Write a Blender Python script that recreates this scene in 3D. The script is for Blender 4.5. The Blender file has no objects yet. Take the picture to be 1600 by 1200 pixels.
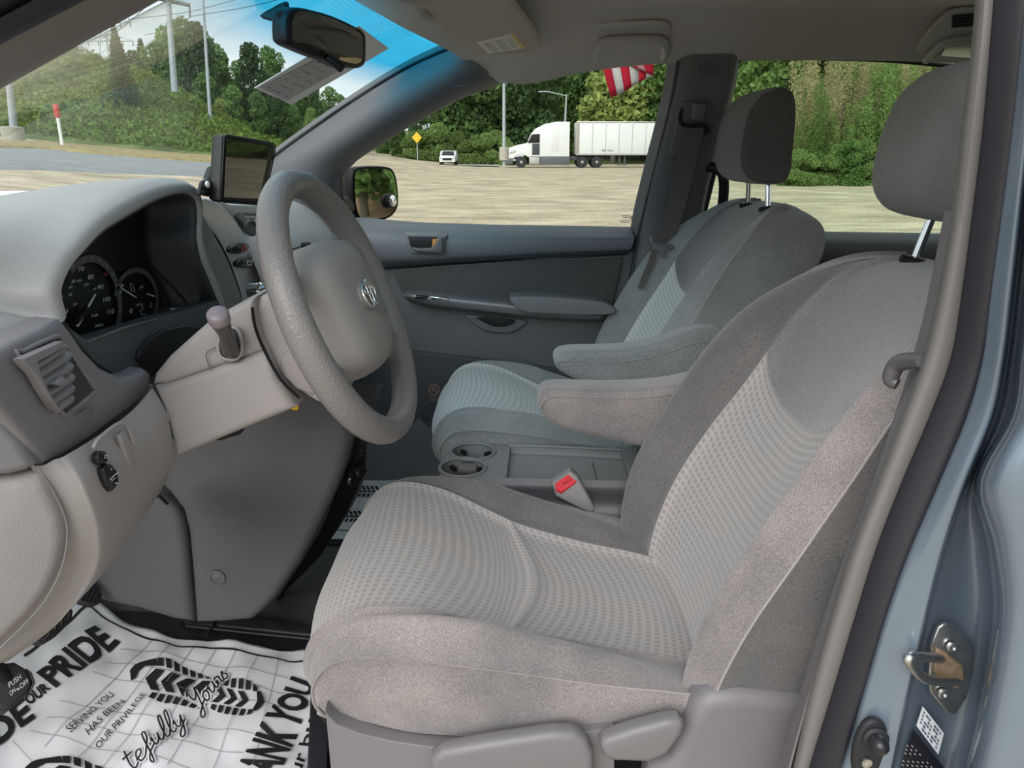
import bpy, bmesh, math, random
import numpy as np
from mathutils import Vector, Matrix
random.seed(7); rng = np.random.default_rng(7)
R = math.radians; PI = math.pi
SC = bpy.context.scene; COL = SC.collection
V = Vector

# ------------------------------------------------------------------ camera, world, sun, exposure
FPX, PITCH, CAMZ = 1180.0, R(17.05), 1.37
cd = bpy.data.cameras.new('camera'); cam = bpy.data.objects.new('camera', cd); COL.objects.link(cam)
cam.location = (0, 0, CAMZ); cam.rotation_euler = (PI/2 - PITCH, 0, 0)
cd.sensor_width = 36; cd.lens = 36*FPX/1600; cd.clip_start = .02; cd.clip_end = 800
SC.camera = cam
SC.view_settings.view_transform = 'Standard'; SC.view_settings.look = 'None'
SC.view_settings.gamma = 1; SC.view_settings.use_curve_mapping = False
SC.view_settings.exposure = 0.28
SC.cycles.max_bounces = 12; SC.cycles.diffuse_bounces = 5; SC.cycles.transparent_max_bounces = 16
SC.cycles.sample_clamp_indirect = 4

wd = bpy.data.worlds.new('overcast_sky'); SC.world = wd; wd.use_nodes = True
nt = wd.node_tree; nt.nodes.clear()
def _n(t, **k):
    n = nt.nodes.new(t)
    for a, b in k.items(): setattr(n, a, b)
    return n
wo = _n('ShaderNodeOutputWorld'); bg = _n('ShaderNodeBackground'); tc = _n('ShaderNodeTexCoord')
mp = _n('ShaderNodeMapping'); mp.inputs['Scale'].default_value = (1, 1, 3.2)
nz = _n('ShaderNodeTexNoise'); nz.inputs['Scale'].default_value = 3.2; nz.inputs['Detail'].default_value = 7; nz.inputs['Roughness'].default_value = .55
cr = _n('ShaderNodeValToRGB')
cr.color_ramp.elements[0].position = .36; cr.color_ramp.elements[0].color = (.60, .72, .78, 1)
cr.color_ramp.elements[1].position = .66; cr.color_ramp.elements[1].color = (.98, 1.0, 1.0, 1)
nt.links.new(tc.outputs['Generated'], mp.inputs['Vector']); nt.links.new(mp.outputs[0], nz.inputs['Vector'])
nt.links.new(nz.outputs['Fac'], cr.inputs[0]); nt.links.new(cr.outputs[0], bg.inputs['Color'])
bg.inputs['Strength'].default_value = .95
nt.links.new(bg.outputs[0], wo.inputs[0])

sl = bpy.data.lights.new('sun', 'SUN'); so = bpy.data.objects.new('sun', sl); COL.objects.link(so)
sl.energy = 2.6; sl.angle = R(50); sl.color = (1, .985, .975)
so.rotation_euler = V((.38, .80, -.62)).to_track_quat('-Z', 'Y').to_euler()

# ------------------------------------------------------------------ pixel -> point on a real plane
SP, CP = math.sin(PITCH), math.cos(PITCH)
def ray(px, py):
    u = (px-800)/FPX; v = (600-py)/FPX
    return V((u, CP+v*SP, -SP+v*CP))
def W(px, py, X=None, Y=None, Z=None, pl=None, D=None):
    d = ray(px, py)
    if X is not None: s = X/d.x
    elif Y is not None: s = Y/d.y
    elif Z is not None: s = (Z-CAMZ)/d.z
    elif D is not None: s = D
    else:
        p, n = pl; s = (V(p)-V((0, 0, CAMZ))).dot(V(n))/d.dot(V(n))
    return V((0, 0, CAMZ)) + d*s

# ------------------------------------------------------------------ materials
MATS = {}
def mat(name, col=(.5,.5,.5), rough=.55, metal=0, var=.0, vscale=8, bump=0, bscale=200, sheen=0, coat=0, emit=0, spec=.5, vcol=None):
    if name in MATS: return MATS[name]
    m = bpy.data.materials.new(name); m.use_nodes = True; t = m.node_tree; b = t.nodes['Principled BSDF']
    b.inputs['Base Color'].default_value = (*col, 1); b.inputs['Roughness'].default_value = rough
    b.inputs['Metallic'].default_value = metal; b.inputs['Specular IOR Level'].default_value = spec
    if sheen: b.inputs['Sheen Weight'].default_value = sheen; b.inputs['Sheen Roughness'].default_value = .4
    if coat: b.inputs['Coat Weight'].default_value = coat; b.inputs['Coat Roughness'].default_value = .08
    if emit: b.inputs['Emission Color'].default_value = (*col, 1); b.inputs['Emission Strength'].default_value = emit
    co = t.nodes.new('ShaderNodeTexCoord')
    if var:
        n = t.nodes.new('ShaderNodeTexNoise'); n.inputs['Scale'].default_value = vscale; n.inputs['Detail'].default_value = 6
        r = t.nodes.new('ShaderNodeValToRGB'); r.color_ramp.elements[0].position = .3; r.color_ramp.elements[1].position = .7
        c2 = vcol or tuple(min(1, c*(1+var)) for c in col)
        r.color_ramp.elements[0].color = (*[c*(1-var) for c in col], 1); r.color_ramp.elements[1].color = (*c2, 1)
        t.links.new(co.outputs['Object'], n.inputs['Vector']); t.links.new(n.outputs['Fac'], r.inputs[0]); t.links.new(r.outputs[0], b.inputs['Base Color'])
    if bump:
        n2 = t.nodes.new('ShaderNodeTexNoise'); n2.inputs['Scale'].default_value = bscale; n2.inputs['Detail'].default_value = 3
        bp = t.nodes.new('ShaderNodeBump'); bp.inputs['Strength'].default_value = bump; bp.inputs['Distance'].default_value = .002
        t.links.new(co.outputs['Object'], n2.inputs['Vector']); t.links.new(n2.outputs['Fac'], bp.inputs['Height']); t.links.new(bp.outputs[0], b.inputs['Normal'])
    MATS[name] = m; return m
def glass(name, tint=(.93,.97,.95), refl=1.0, band=None):
    m = bpy.data.materials.new(name); m.use_nodes = True; t = m.node_tree; t.nodes.clear()
    o = t.nodes.new('ShaderNodeOutputMaterial'); mx = t.nodes.new('ShaderNodeMixShader'); tr = t.nodes.new('ShaderNodeBsdfTransparent')
    gl = t.nodes.new('ShaderNodeBsdfGlossy'); gl.inputs['Roughness'].default_value = .01; gl.inputs['Color'].default_value = (refl, refl, refl, 1)
    fr = t.nodes.new('ShaderNodeFresnel'); fr.inputs['IOR'].default_value = 1.10
    tr.inputs['Color'].default_value = (*tint, 1)
    if band:
        co = t.nodes.new('ShaderNodeUVMap'); co.uv_map = 'UVMap'; sx = t.nodes.new('ShaderNodeSeparateXYZ'); r = t.nodes.new('ShaderNodeValToRGB')
        r.color_ramp.elements[0].position = band[0]; r.color_ramp.elements[0].color = (*tint, 1)
        r.color_ramp.elements[1].position = band[1]; r.color_ramp.elements[1].color = (*band[2], 1)
        t.links.new(co.outputs[0], sx.inputs[0]); t.links.new(sx.outputs[1], r.inputs[0]); t.links.new(r.outputs[0], tr.inputs['Color'])
    t.links.new(fr.outputs[0], mx.inputs[0]); t.links.new(tr.outputs[0], mx.inputs[1]); t.links.new(gl.outputs[0], mx.inputs[2]); t.links.new(mx.outputs[0], o.inputs[0])
    MATS[name] = m; return m
def weave(name, base, dark, cx=.012, cy=.0085, warm=None, mix=.75, lines=False):
    """plush cloth with rows of small darker dashes, in UV metres"""
    m = bpy.data.materials.new(name); m.use_nodes = True; t = m.node_tree; b = t.nodes['Principled BSDF']; L = t.links.new
    b.inputs['Roughness'].default_value = .9; b.inputs['Sheen Weight'].default_value = .35; b.inputs['Specular IOR Level'].default_value = .2
    uv = t.nodes.new('ShaderNodeUVMap'); uv.uv_map = 'UVMap'; sp = t.nodes.new('ShaderNodeSeparateXYZ'); L(uv.outputs[0], sp.inputs[0])
    def M(op, a, c=None, d=None):
        n = t.nodes.new('ShaderNodeMath'); n.operation = op
        for i, x in enumerate((a, c, d)):
            if x is None: continue
            if isinstance(x, (int, float)): n.inputs[i].default_value = x
            else: L(x, n.inputs[i])
        return n.outputs[0]
    ux = M('FRACT', M('DIVIDE', sp.outputs[0], cx)); uy = M('FRACT', M('DIVIDE', sp.outputs[1], cy))
    inx = M('MULTIPLY', M('GREATER_THAN', ux, .28), M('LESS_THAN', ux, .80))
    iny = M('MULTIPLY', M('GREATER_THAN', uy, .22), M('LESS_THAN', uy, .86))
    nf = t.nodes.new('ShaderNodeTexNoise'); nf.inputs['Scale'].default_value = 900; L(uv.outputs[0], nf.inputs['Vector'])
    fac = M('MULTIPLY', M('MULTIPLY', inx, iny), M('MULTIPLY', M('ADD', nf.outputs['Fac'], .35), mix))
    if lines: fac = M('MULTIPLY', inx, mix*.8)
    n = t.nodes.new('ShaderNodeTexNoise'); n.inputs['Scale'].default_value = 7; n.inputs['Detail'].default_value = 5; L(uv.outputs[0], n.inputs['Vector'])
    rp = t.nodes.new('ShaderNodeValToRGB'); rp.color_ramp.elements[0].position = .35; rp.color_ramp.elements[1].position = .7
    rp.color_ramp.elements[0].color = (*base, 1); rp.color_ramp.elements[1].color = (*(warm or base), 1); L(n.outputs['Fac'], rp.inputs[0])
    mx = t.nodes.new('ShaderNodeMixRGB'); L(fac, mx.inputs[0]); L(rp.outputs[0], mx.inputs[1]); mx.inputs[2].default_value = (*dark, 1)
    L(mx.outputs[0], b.inputs['Base Color'])
    bp = t.nodes.new('ShaderNodeBump'); bp.inputs['Strength'].default_value = .35; bp.inputs['Distance'].default_value = .001
    inv = M('SUBTRACT', 1.0, fac); L(inv, bp.inputs['Height']); L(bp.outputs[0], b.inputs['Normal'])
    MATS[name] = m; return m

# ------------------------------------------------------------------ object helpers
def tag(o, label=None, cat=None, group=None, kind=None):
    if label: o['label'] = label
    if cat: o['category'] = cat
    if group: o['group'] = group
    if kind: o['kind'] = kind
    return o
def thing(name, label, cat, loc=(0,0,0), group=None):
    o = bpy.data.objects.new(name, None); COL.objects.link(o); o.location = loc; o.empty_display_size = .05
    return tag(o, label, cat, group)
def setroot(name, loc=(0,0,0)):
    o = bpy.data.objects.new(name, None); COL.objects.link(o); o.location = loc; o['kind'] = 'structure'; return o
def wm(o):
    return (wm(o.parent) @ o.matrix_parent_inverse if o.parent else Matrix.Identity(4)) @ o.matrix_basis
def parent(o, p):
    if p is not None: o.parent = p; o.matrix_parent_inverse = wm(p).inverted()
    return o
def link(name, me, m, par=None, ang=40):
    if m is not None:
        for x in (m if isinstance(m, (list, tuple)) else [m]): me.materials.append(x)
    for p in me.polygons: p.use_smooth = True
    if ang: me.set_sharp_from_angle(angle=R(ang))
    o = bpy.data.objects.new(name, me); COL.objects.link(o); return parent(o, par)
def mk(name, vs, fs, m, par=None, ang=40, fix=False):
    me = bpy.data.meshes.new(name); me.from_pydata([tuple(v) for v in vs], [], fs)
    if fix:
        bm = bmesh.new(); bm.from_mesh(me); bmesh.ops.recalc_face_normals(bm, faces=bm.faces); bm.to_mesh(me); bm.free()
    me.validate(); return link(name, me, m, par, ang)
def mkbm(name, bm, m, par=None, ang=40):
    bmesh.ops.recalc_face_normals(bm, faces=bm.faces)
    me = bpy.data.meshes.new(name); bm.to_mesh(me); bm.free(); return link(name, me, m, par, ang)
def cat(pts, n=6, closed=False, cyc=None):
    """Catmull-Rom through points"""
    P = [V(p) for p in pts]; N = len(P); out = []
    rngk = range(N) if closed else range(N-1)
    for i in rngk:
        if closed: a, b, c, d = P[i-1], P[i], P[(i+1) % N], P[(i+2) % N]
        else: a, b, c, d = P[max(i-1, 0)], P[i], P[i+1], P[min(i+2, N-1)]
        for k in range(n):
            t = k/n
            out.append(.5*((2*b)+(c-a)*t+(2*a-5*b+4*c-d)*t*t+(3*b-a-3*c+d)*t**3))
    if not closed: out.append(P[-1])
    return out
def slab_bm(bm, pts, dv, bev=.003, seg=3, both=True):
    """closed outline of 3-D points pushed along dv, edges rounded"""
    n = len(pts); dv = V(dv); off = len(bm.verts)
    a = [bm.verts.new(p) for p in pts]; b = [bm.verts.new(V(p)+dv) for p in pts]
    f = [bm.faces.new(a), bm.faces.new(b[::-1])]
    for i in range(n): f.append(bm.faces.new((a[i], b[i], b[(i+1) % n], a[(i+1) % n])))
    bmesh.ops.recalc_face_normals(bm, faces=f)
    if bev:
        es = list(f[0].edges) + (list(f[1].edges) if both else [])
        bmesh.ops.bevel(bm, geom=es, offset=bev, segments=seg, profile=.5, affect='EDGES', clamp_overlap=True)
def slab(name, pts, dv, m, par=None, bev=.003, seg=3, both=True, ang=50):
    bm = bmesh.new(); slab_bm(bm, pts, dv, bev, seg, both); return mkbm(name, bm, m, par, ang)
def pxslab(name, pp, dv, m, par=None, bev=.003, seg=3, sm=0, ang=50, **pl):
    """outline traced as pixels onto one real plane (X=, Y=, Z= or pl=)"""
    if sm: pp = [tuple(q)[:2] for q in cat([(a, b, 0) for a, b in pp], sm, True)]
    return slab(name, [W(a, b, **pl) for a, b in pp], dv, m, par, bev, seg, True, ang)
def box_bm(bm, c, s, bev=.0, seg=2, rot=None):
    M = Matrix.Translation(V(c)) @ (rot.to_4x4() if rot else Matrix.Identity(4)) @ Matrix.Diagonal((*s, 1))
    g = bmesh.ops.create_cube(bm, size=1, matrix=M)
    if bev:
        es = list({e for v in g['verts'] for e in v.link_edges})
        bmesh.ops.bevel(bm, geom=es, offset=bev, segments=seg, profile=.5, affect='EDGES', clamp_overlap=True)
def box(name, c, s, m, par=None, bev=.003, seg=2, rot=None):
    bm = bmesh.new(); box_bm(bm, c, s, bev, seg, rot); return mkbm(name, bm, m, par)
def frames(P, closed=False):
    T = []
    n = len(P)
    for i in range(n):
        a = P[i-1] if (i or closed) else P[0]; b = P[(i+1) % n] if (i < n-1 or closed) else P[-1]
        T.append((b-a).normalized())
    N = T[0].orthogonal().normalized(); out = []
    for t in T:
        N = (N - t*N.dot(t)).normalized(); out.append((t, N.copy(), t.cross(N)))
    return out
def tube_bm(bm, pts, r, n=12, closed=False, cap=True, flat=1.0, up=None):
    P = [V(p) for p in pts]; F = frames(P, closed); rings = []
    for i, p in enumerate(P):
        t, a, b = F[i]
        if up is not None:
            b = V(up); b = (b-t*b.dot(t)).normalized(); a = b.cross(t)
        rr = r[i] if isinstance(r, (list, tuple)) else r
        rings.append([bm.verts.new(p + a*math.cos(2*PI*k/n)*rr + b*math.sin(2*PI*k/n)*rr*flat) for k in range(n)])
    for i in range(len(P) if closed else len(P)-1):
        q = rings[(i+1) % len(P)]
        for k in range(n): bm.faces.new((rings[i][k], rings[i][(k+1) % n], q[(k+1) % n], q[k]))
    if cap and not closed: bm.faces.new(rings[0][::-1]); bm.faces.new(rings[-1])
def tube(name, pts, r, m, par=None, n=12, closed=False, flat=1.0, up=None, sm=0, cap=True):
    if sm:
        if isinstance(r, (list, tuple)):
            q = cat([(a, 0, 0) for a in r], sm, closed); r = [max(v.x, .0001) for v in q]
        pts = cat(pts, sm, closed)
    bm = bmesh.new(); tube_bm(bm, pts, r, n, closed, cap, flat, up); return mkbm(name, bm, m, par, 60)
def lathe_bm(bm, prof, M=Matrix.Identity(4), n=24, capends=True):
    rings = []
    for r, z in prof:
        rings.append([bm.verts.new(M @ V((r*math.cos(2*PI*k/n), r*math.sin(2*PI*k/n), z))) for k in range(n)])
    for i in range(len(rings)-1):
        for k in range(n): bm.faces.new((rings[i][k], rings[i][(k+1) % n], rings[i+1][(k+1) % n], rings[i+1][k]))
    if capends: bm.faces.new(rings[0][::-1]); bm.faces.new(rings[-1])
def lathe(name, prof, M, m, par=None, n=24, ang=40):
    bm = bmesh.new(); lathe_bm(bm, prof, M, n); return mkbm(name, bm, m, par, ang)
def axis(p, d, up=(0,0,1)):
    """matrix whose Z points along d at p"""
    return Matrix.Translation(V(p)) @ V(d).to_track_quat('Z', 'Y').to_matrix().to_4x4()
def basis(p, ex, ey):
    ex = V(ex).normalized(); ey = V(ey); ey = (ey-ex*ey.dot(ex)).normalized(); ez = ex.cross(ey)
    return Matrix(((ex.x, ey.x, ez.x, p[0]), (ex.y, ey.y, ez.y, p[1]), (ex.z, ey.z, ez.z, p[2]), (0,0,0,1)))
def loft(name, rings, m, par=None, closed=True, caps=True, ang=50, sm=0, smr=0):
    """surface through rings of points; sm smooths across rings, smr around them"""
    if smr: rings = [cat(r, smr, closed) for r in rings]
    if sm:
        cols = [cat([r[k] for r in rings], sm) for k in range(len(rings[0]))]
        rings = [[c[i] for c in cols] for i in range(len(cols[0]))]
    n = len(rings[0]); vs = [p for r in rings for p in r]; fs = []
    for i in range(len(rings)-1):
        for k in range(n if closed else n-1):
            k2 = (k+1) % n; fs.append((i*n+k, i*n+k2, (i+1)*n+k2, (i+1)*n+k))
    if caps and closed: fs.append(tuple(range(n))[::-1]); fs.append(tuple((len(rings)-1)*n+k for k in range(n)))
    return mk(name, vs, fs, m, par, ang, fix=True)
def thicken(o, t=.003, off=-1):
    md = o.modifiers.new('solid', 'SOLIDIFY'); md.thickness = t; md.offset = off; return o

class Net:
    """smooth surface through a net of control points: rows x cols"""
    def __init__(s, net): s.a = np.array([[list(p) for p in r] for r in net], float)
    @staticmethod
    def w(t, n):
        t = min(max(t, 0), 1)*(n-1); i = min(int(t), n-2); f = t-i
        ws = [(-f+2*f*f-f**3)/2, (2-5*f*f+3*f**3)/2, (f+4*f*f-3*f**3)/2, (-f*f+f**3)/2]
        ii = [i-1, i, i+1, i+2]; out = []
        for k, q in zip(ii, ws): out.append((min(max(k, 0), n-1), q))
        return out
    def __call__(s, r, c):
        p = np.zeros(3)
        for i, a in Net.w(r, s.a.shape[0]):
            for j, b in Net.w(c, s.a.shape[1]): p += a*b*s.a[i, j]
        return V(p)
    def nrm(s, r, c):
        e = .01; a = s(min(r+e, 1), c)-s(max(r-e, 0), c); b = s(r, min(c+e, 1))-s(r, max(c-e, 0))
        n = a.cross(b); return n.normalized() if n.length > 1e-9 else V((0,0,1))
def patch(name, S, dom, nu, nv, m, par=None, groove=.004, gw=.10, sgn=1, uvs=(.5,.5), uvrot=False, edges=(1,1,1,1), dome=0, ang=70):
    """piece of surface S; dom(a,b)->(r,c); a puffed panel whose chosen edges dip into the seams"""
    vs = []; uv = []
    for i in range(nu+1):
        for j in range(nv+1):
            a, b = i/nu, j/nv; r, c = dom(a, b); p = S(r, c)
            g = 0
            for on, d in zip(edges, (a, 1-a, b, 1-b)):
                if on: g = max(g, math.exp(-(d/gw)**2*3))
            if groove or dome: p = p + S.nrm(r, c)*sgn*(-groove*g + dome*math.sin(PI*a)*math.sin(PI*b))
            vs.append(p); uv.append((a*uvs[0], b*uvs[1]))
    fs = []; n = nv+1
    for i in range(nu):
        for j in range(nv):
            q = (i*n+j, i*n+j+1, (i+1)*n+j+1, (i+1)*n+j); fs.append(q if sgn < 0 else q[::-1])
    me = bpy.data.meshes.new(name); me.from_pydata([tuple(v) for v in vs], [], fs)
    ul = me.uv_layers.new(name='UVMap')
    for l in me.loops: ul.data[l.index].uv = uv[l.vertex_index]
    return link(name, me, m, par, ang)
def seam(name, S, path, r, m, par=None, n=40, off=.0005, sgn=1):
    pts = []
    for k in range(n+1):
        rr, cc = path(k/n); pts.append(S(rr, cc)+S.nrm(rr, cc)*sgn*off)
    return tube(name, pts, r, m, par, 6)

def text2d(s, bold=0, shear=0):
    c = bpy.data.curves.new('t', 'FONT'); c.body = s; c.size = 1; c.offset = bold; c.shear = shear; c.resolution_u = 3
    c.space_line = .8
    o = bpy.data.objects.new('t', c); me = bpy.data.meshes.new_from_object(o)
    vs = np.array([v.co[:2] for v in me.vertices]) if len(me.vertices) else np.zeros((0, 2)); fs = [tuple(p.vertices) for p in me.polygons]
    bpy.data.objects.remove(o); bpy.data.curves.remove(c); bpy.data.meshes.remove(me)
    if len(vs): vs = (vs-vs.min(0))/(vs.max(0)-vs.min(0)+1e-9)
    return vs, fs
def quadmap(q):
    """q = lower-left, lower-right, upper-right, upper-left in pixels"""
    def f(u, v):
        x = (1-v)*((1-u)*q[0][0]+u*q[1][0])+v*((1-u)*q[3][0]+u*q[2][0]); y = (1-v)*((1-u)*q[0][1]+u*q[1][1])+v*((1-u)*q[3][1]+u*q[2][1])
        return x, y
    return f
class Print:
    """flat print gathered into one mesh; place(x,y) gives the surface point of a pixel"""
    def __init__(s, place): s.v = []; s.f = []; s.place = place
    def text(s, t, q, bold=0, shear=0):
        vs, fs = text2d(t, bold, shear); m = quadmap(q); o = len(s.v)
        s.v += [s.place(*m(a, b)) for a, b in vs]; s.f += [tuple(i+o for i in f) for f in fs]
    def poly(s, pts):
        o = len(s.v); s.v += [s.place(*p) for p in pts]; s.f.append(tuple(range(o, o+len(pts))))
    def line(s, pts, w, n=1):
        for (x0, y0), (x1, y1) in zip(pts[:-1], pts[1:]):
            L = math.hypot(x1-x0, y1-y0) or 1; nx, ny = -(y1-y0)/L*w/2, (x1-x0)/L*w/2
            k = max(1, int(n*L/25)+1)
            for i in range(k):
                a, b = i/k, (i+1)/k
                ax, ay, bx, by = x0+(x1-x0)*a, y0+(y1-y0)*a, x0+(x1-x0)*b, y0+(y1-y0)*b
                s.poly([(ax+nx, ay+ny), (ax-nx, ay-ny), (bx-nx, by-ny), (bx+nx, by+ny)])
    def done(s, name, m, par):
        o = mk(name, s.v, s.f, m, par, 0)
        if name in ('black_print', 'script_print', 'footprint_print', 'script_outline'): o['kind'] = 'stuff'
        return o

# ------------------------------------------------------------------ palette
M_BLK = mat('black_plastic', (.008,.008,.010), .5, spec=.35)
M_RUB = mat('black_rubber', (.018,.018,.022), .6, bump=.15, bscale=300)
M_GLOSS = mat('gloss_black', (.01,.01,.012), .12)
M_CHR = mat('chrome', (.85,.86,.88), .12, 1)
M_STEEL = mat('bare_steel', (.60,.60,.59), .33, 1, var=.15, vscale=60)
M_WHITE = mat('white_print', (.75,.75,.74), .6)
M_UP = mat('dark_grey_vinyl', (.125,.135,.15), .55, bump=.35, bscale=350, var=.05)
M_UPL = mat('light_grey_vinyl', (.35,.35,.352), .6, bump=.35, bscale=380, var=.05)
M_TAUPE = mat('taupe_plastic', (.315,.29,.285), .55, bump=.2, bscale=500, var=.04)
M_MAUVE = mat('mauve_grey_plastic', (.19,.182,.198), .5, bump=.25, bscale=500)
M_KNEE = mat('dark_taupe_plastic', (.108,.103,.106), .6, bump=.2, bscale=500, var=.04)
M_HEAD = mat('headliner_cloth', (.50,.465,.435), .95, bump=.3, bscale=900, var=.05, vscale=5)
M_CARP = mat('carpet_pile', (.11,.107,.105), 1, bump=.9, bscale=700, var=.35, vscale=350)
M_SILV = mat('silver_trim', (.60,.60,.62), .32, .3)
M_LEA = mat('wheel_leather', (.20,.186,.182), .36, bump=.6, bscale=260)
# ================================================================== OUTSIDE
def noise2(x, y): return math.sin(x*.31+1.7)*math.cos(y*.27-.6)+.5*math.sin(x*.83+y*.61)+.25*math.sin(x*1.9-y*1.3)
def terr(x, y):
    """gravel lot, level; rises gently to the left where the road runs, and steeply at the bank"""
    z = 0.0
    if y > 5:
        a = -x - 5
        if a > 0: z += .10*min(a, 24)*min(1, (y-5)/8)
    return z
def zone_mesh(name, xs, ys, zf, m, kind='structure'):
    vs = [(x, y, zf(x, y)) for y in ys for x in xs]; n = len(xs)
    fs = [(j*n+i, j*n+i+1, (j+1)*n+i+1, (j+1)*n+i) for j in range(len(ys)-1) for i in range(n-1)]
    o = mk(name, vs, fs, m, None, 0); o['kind'] = kind; return o
M_GRAV = mat('gravel', (.60,.51,.37), 1, var=.18, vscale=.5, bump=.6, bscale=25, vcol=(.80,.70,.54))
def gravel_detail(m):
    t = m.node_tree; b = t.nodes['Principled BSDF']; L = t.links.new
    src = b.inputs['Base Color'].links[0].from_socket
    co = t.nodes.new('ShaderNodeTexCoord'); mp = t.nodes.new('ShaderNodeMapping'); mp.inputs['Scale'].default_value = (.45, 1.5, 1); L(co.outputs['Object'], mp.inputs[0])
    n = t.nodes.new('ShaderNodeTexNoise'); n.inputs['Scale'].default_value = 1.2; n.inputs['Detail'].default_value = 8; n.inputs['Roughness'].default_value = .7; L(mp.outputs[0], n.inputs['Vector'])
    r = t.nodes.new('ShaderNodeValToRGB'); r.color_ramp.elements[0].position = .38; r.color_ramp.elements[1].position = .62
    r.color_ramp.elements[0].color = (.62,.60,.58,1); r.color_ramp.elements[1].color = (1.12,1.08,1.0,1); L(n.outputs['Fac'], r.inputs[0])
    v = t.nodes.new('ShaderNodeTexVoronoi'); v.inputs['Scale'].default_value = 14; L(co.outputs['Object'], v.inputs['Vector'])
    r2 = t.nodes.new('ShaderNodeValToRGB'); r2.color_ramp.elements[0].position = .0; r2.color_ramp.elements[1].position = .6
    r2.color_ramp.elements[0].color = (1.1,1.1,1.1,1); r2.color_ramp.elements[1].color = (.62,.62,.62,1); L(v.outputs['Distance'], r2.inputs[0])
    a = t.nodes.new('ShaderNodeMixRGB'); a.blend_type = 'MULTIPLY'; a.inputs[0].default_value = 1; L(src, a.inputs[1]); L(r.outputs[0], a.inputs[2])
    c = t.nodes.new('ShaderNodeMixRGB'); c.blend_type = 'MULTIPLY'; c.inputs[0].default_value = .7; L(a.outputs[0], c.inputs[1]); L(r2.outputs[0], c.inputs[2])
    L(c.outputs[0], b.inputs['Base Color'])
gravel_detail(M_GRAV)
M_ROAD = mat('asphalt', (.25,.26,.265), 1, var=.14, vscale=1.5, bump=.4, bscale=40)
M_GRASS = mat('mown_grass', (.10,.16,.035), 1, var=.35, vscale=2.5, bump=1, bscale=20)
M_DRYG = mat('dry_grass_verge', (.30,.24,.11), 1, var=.4, vscale=3, bump=1, bscale=20)
M_HILL = mat('overgrown_bank', (.075,.125,.03), 1, var=.5, vscale=.5, bump=1, bscale=6, vcol=(.17,.22,.06))
def lin(a, b, n): return [a+(b-a)*i/n for i in range(n+1)]
zone_mesh('ground', lin(-150, 150, 90), lin(-60, 170, 70), terr, M_GRAV)
# road and verge on the left: strips that follow ground points read off the picture
def gpt(px, py, zz=0):
    """point of the terrain seen at a pixel"""
    d = ray(px, py); s = 2.0
    for _ in range(4000):
        p = V((0,0,CAMZ))+d*s
        if p.z <= terr(p.x, p.y)+zz or s > 150: break
        s *= 1.004
    return V((p.x, p.y, terr(p.x, p.y)+zz))
def strip(name, top, bot, m, dz, kind='structure'):
    A = cat([(a, b, 0) for a, b in top], 6); B = cat([(a, b, 0) for a, b in bot], 6)
    n = min(len(A), len(B)); rows = []
    for i in range(n):
        a = gpt(A[i].x, A[i].y); b = gpt(B[i].x, B[i].y); rows.append([a.lerp(b, k/6) for k in range(7)])
    vs = [V((p.x, p.y, terr(p.x, p.y)+(dz if 0 < k < 6 else -.06))) for r in rows for k, p in enumerate([r[0], r[0].lerp(r[1], .1)]+r[2:5]+[r[6].lerp(r[5], .1), r[6]])]
    fs = [(i*7+k, i*7+k+1, (i+1)*7+k+1, (i+1)*7+k) for i in range(n-1) for k in range(6)]
    o = mk(name, vs, fs, m, None, 0, True)
    for p in o.data.polygons:
        if p.normal.z < 0: p.flip()
    o['kind'] = kind; return o
strip('grass_verge', [(-500,196),(0,200),(150,212),(300,222),(430,234),(560,236)], [(-500,225),(0,226),(150,232),(300,246),(420,254),(560,241)], M_GRASS, .06)
strip('dry_verge', [(-500,222),(0,222),(150,230),(300,243),(440,250)], [(-500,233),(0,233),(150,243),(300,254),(440,262)], M_DRYG, .10)
strip('road', [(-500,230),(0,230),(150,240),(300,250),(480,262)], [(-500,264),(0,266),(150,271),(300,276),(480,282)], M_ROAD, .05)

# hill on the left: crest read off the picture at about 55 m
def hillz(x, y):
    base = terr(x, y); q = x*60/max(y, 30)
    f = max(0, min(1, (y-40)/19)); f = f*f*(3-2*f)
    H = float(np.interp(q, [-60,-40,-36.9,-34,-31.5,-27,-24,-22,-19,-16], [5,5.8,6.6,6.9,5.5,4.6,3.1,2.3,.9,-.3]))*max(0, min(1, 1-(y-64)/30))
    return base + f*(H + .12*noise2(x*.6, y*.6)) - .2*(1-f)
zone_mesh('hill', lin(-110, -8, 90), lin(36, 90, 50), hillz, M_HILL)
def far_rise(x, y): return -.3 + (y-95)*.10 + .4*noise2(x*.2, y*.2)
zone_mesh('wood_floor', lin(-60, 120, 40), lin(96, 150, 12), far_rise, M_HILL)
def rbank(x, y):
    d = y-(38-.62*max(0, x-16))
    f = max(0, min(1, d/9)); return -.2+4.2*f*f*(3-2*f)*max(0,min(1,(x-15.5)/6)) + .2*noise2(x, y)*f
zone_mesh('clay_bank', lin(14, 75, 40), lin(8, 70, 40), rbank, mat('clay_and_grass', (.13,.17,.05), 1, var=.5, vscale=.5, vcol=(.36,.20,.12)))

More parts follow.
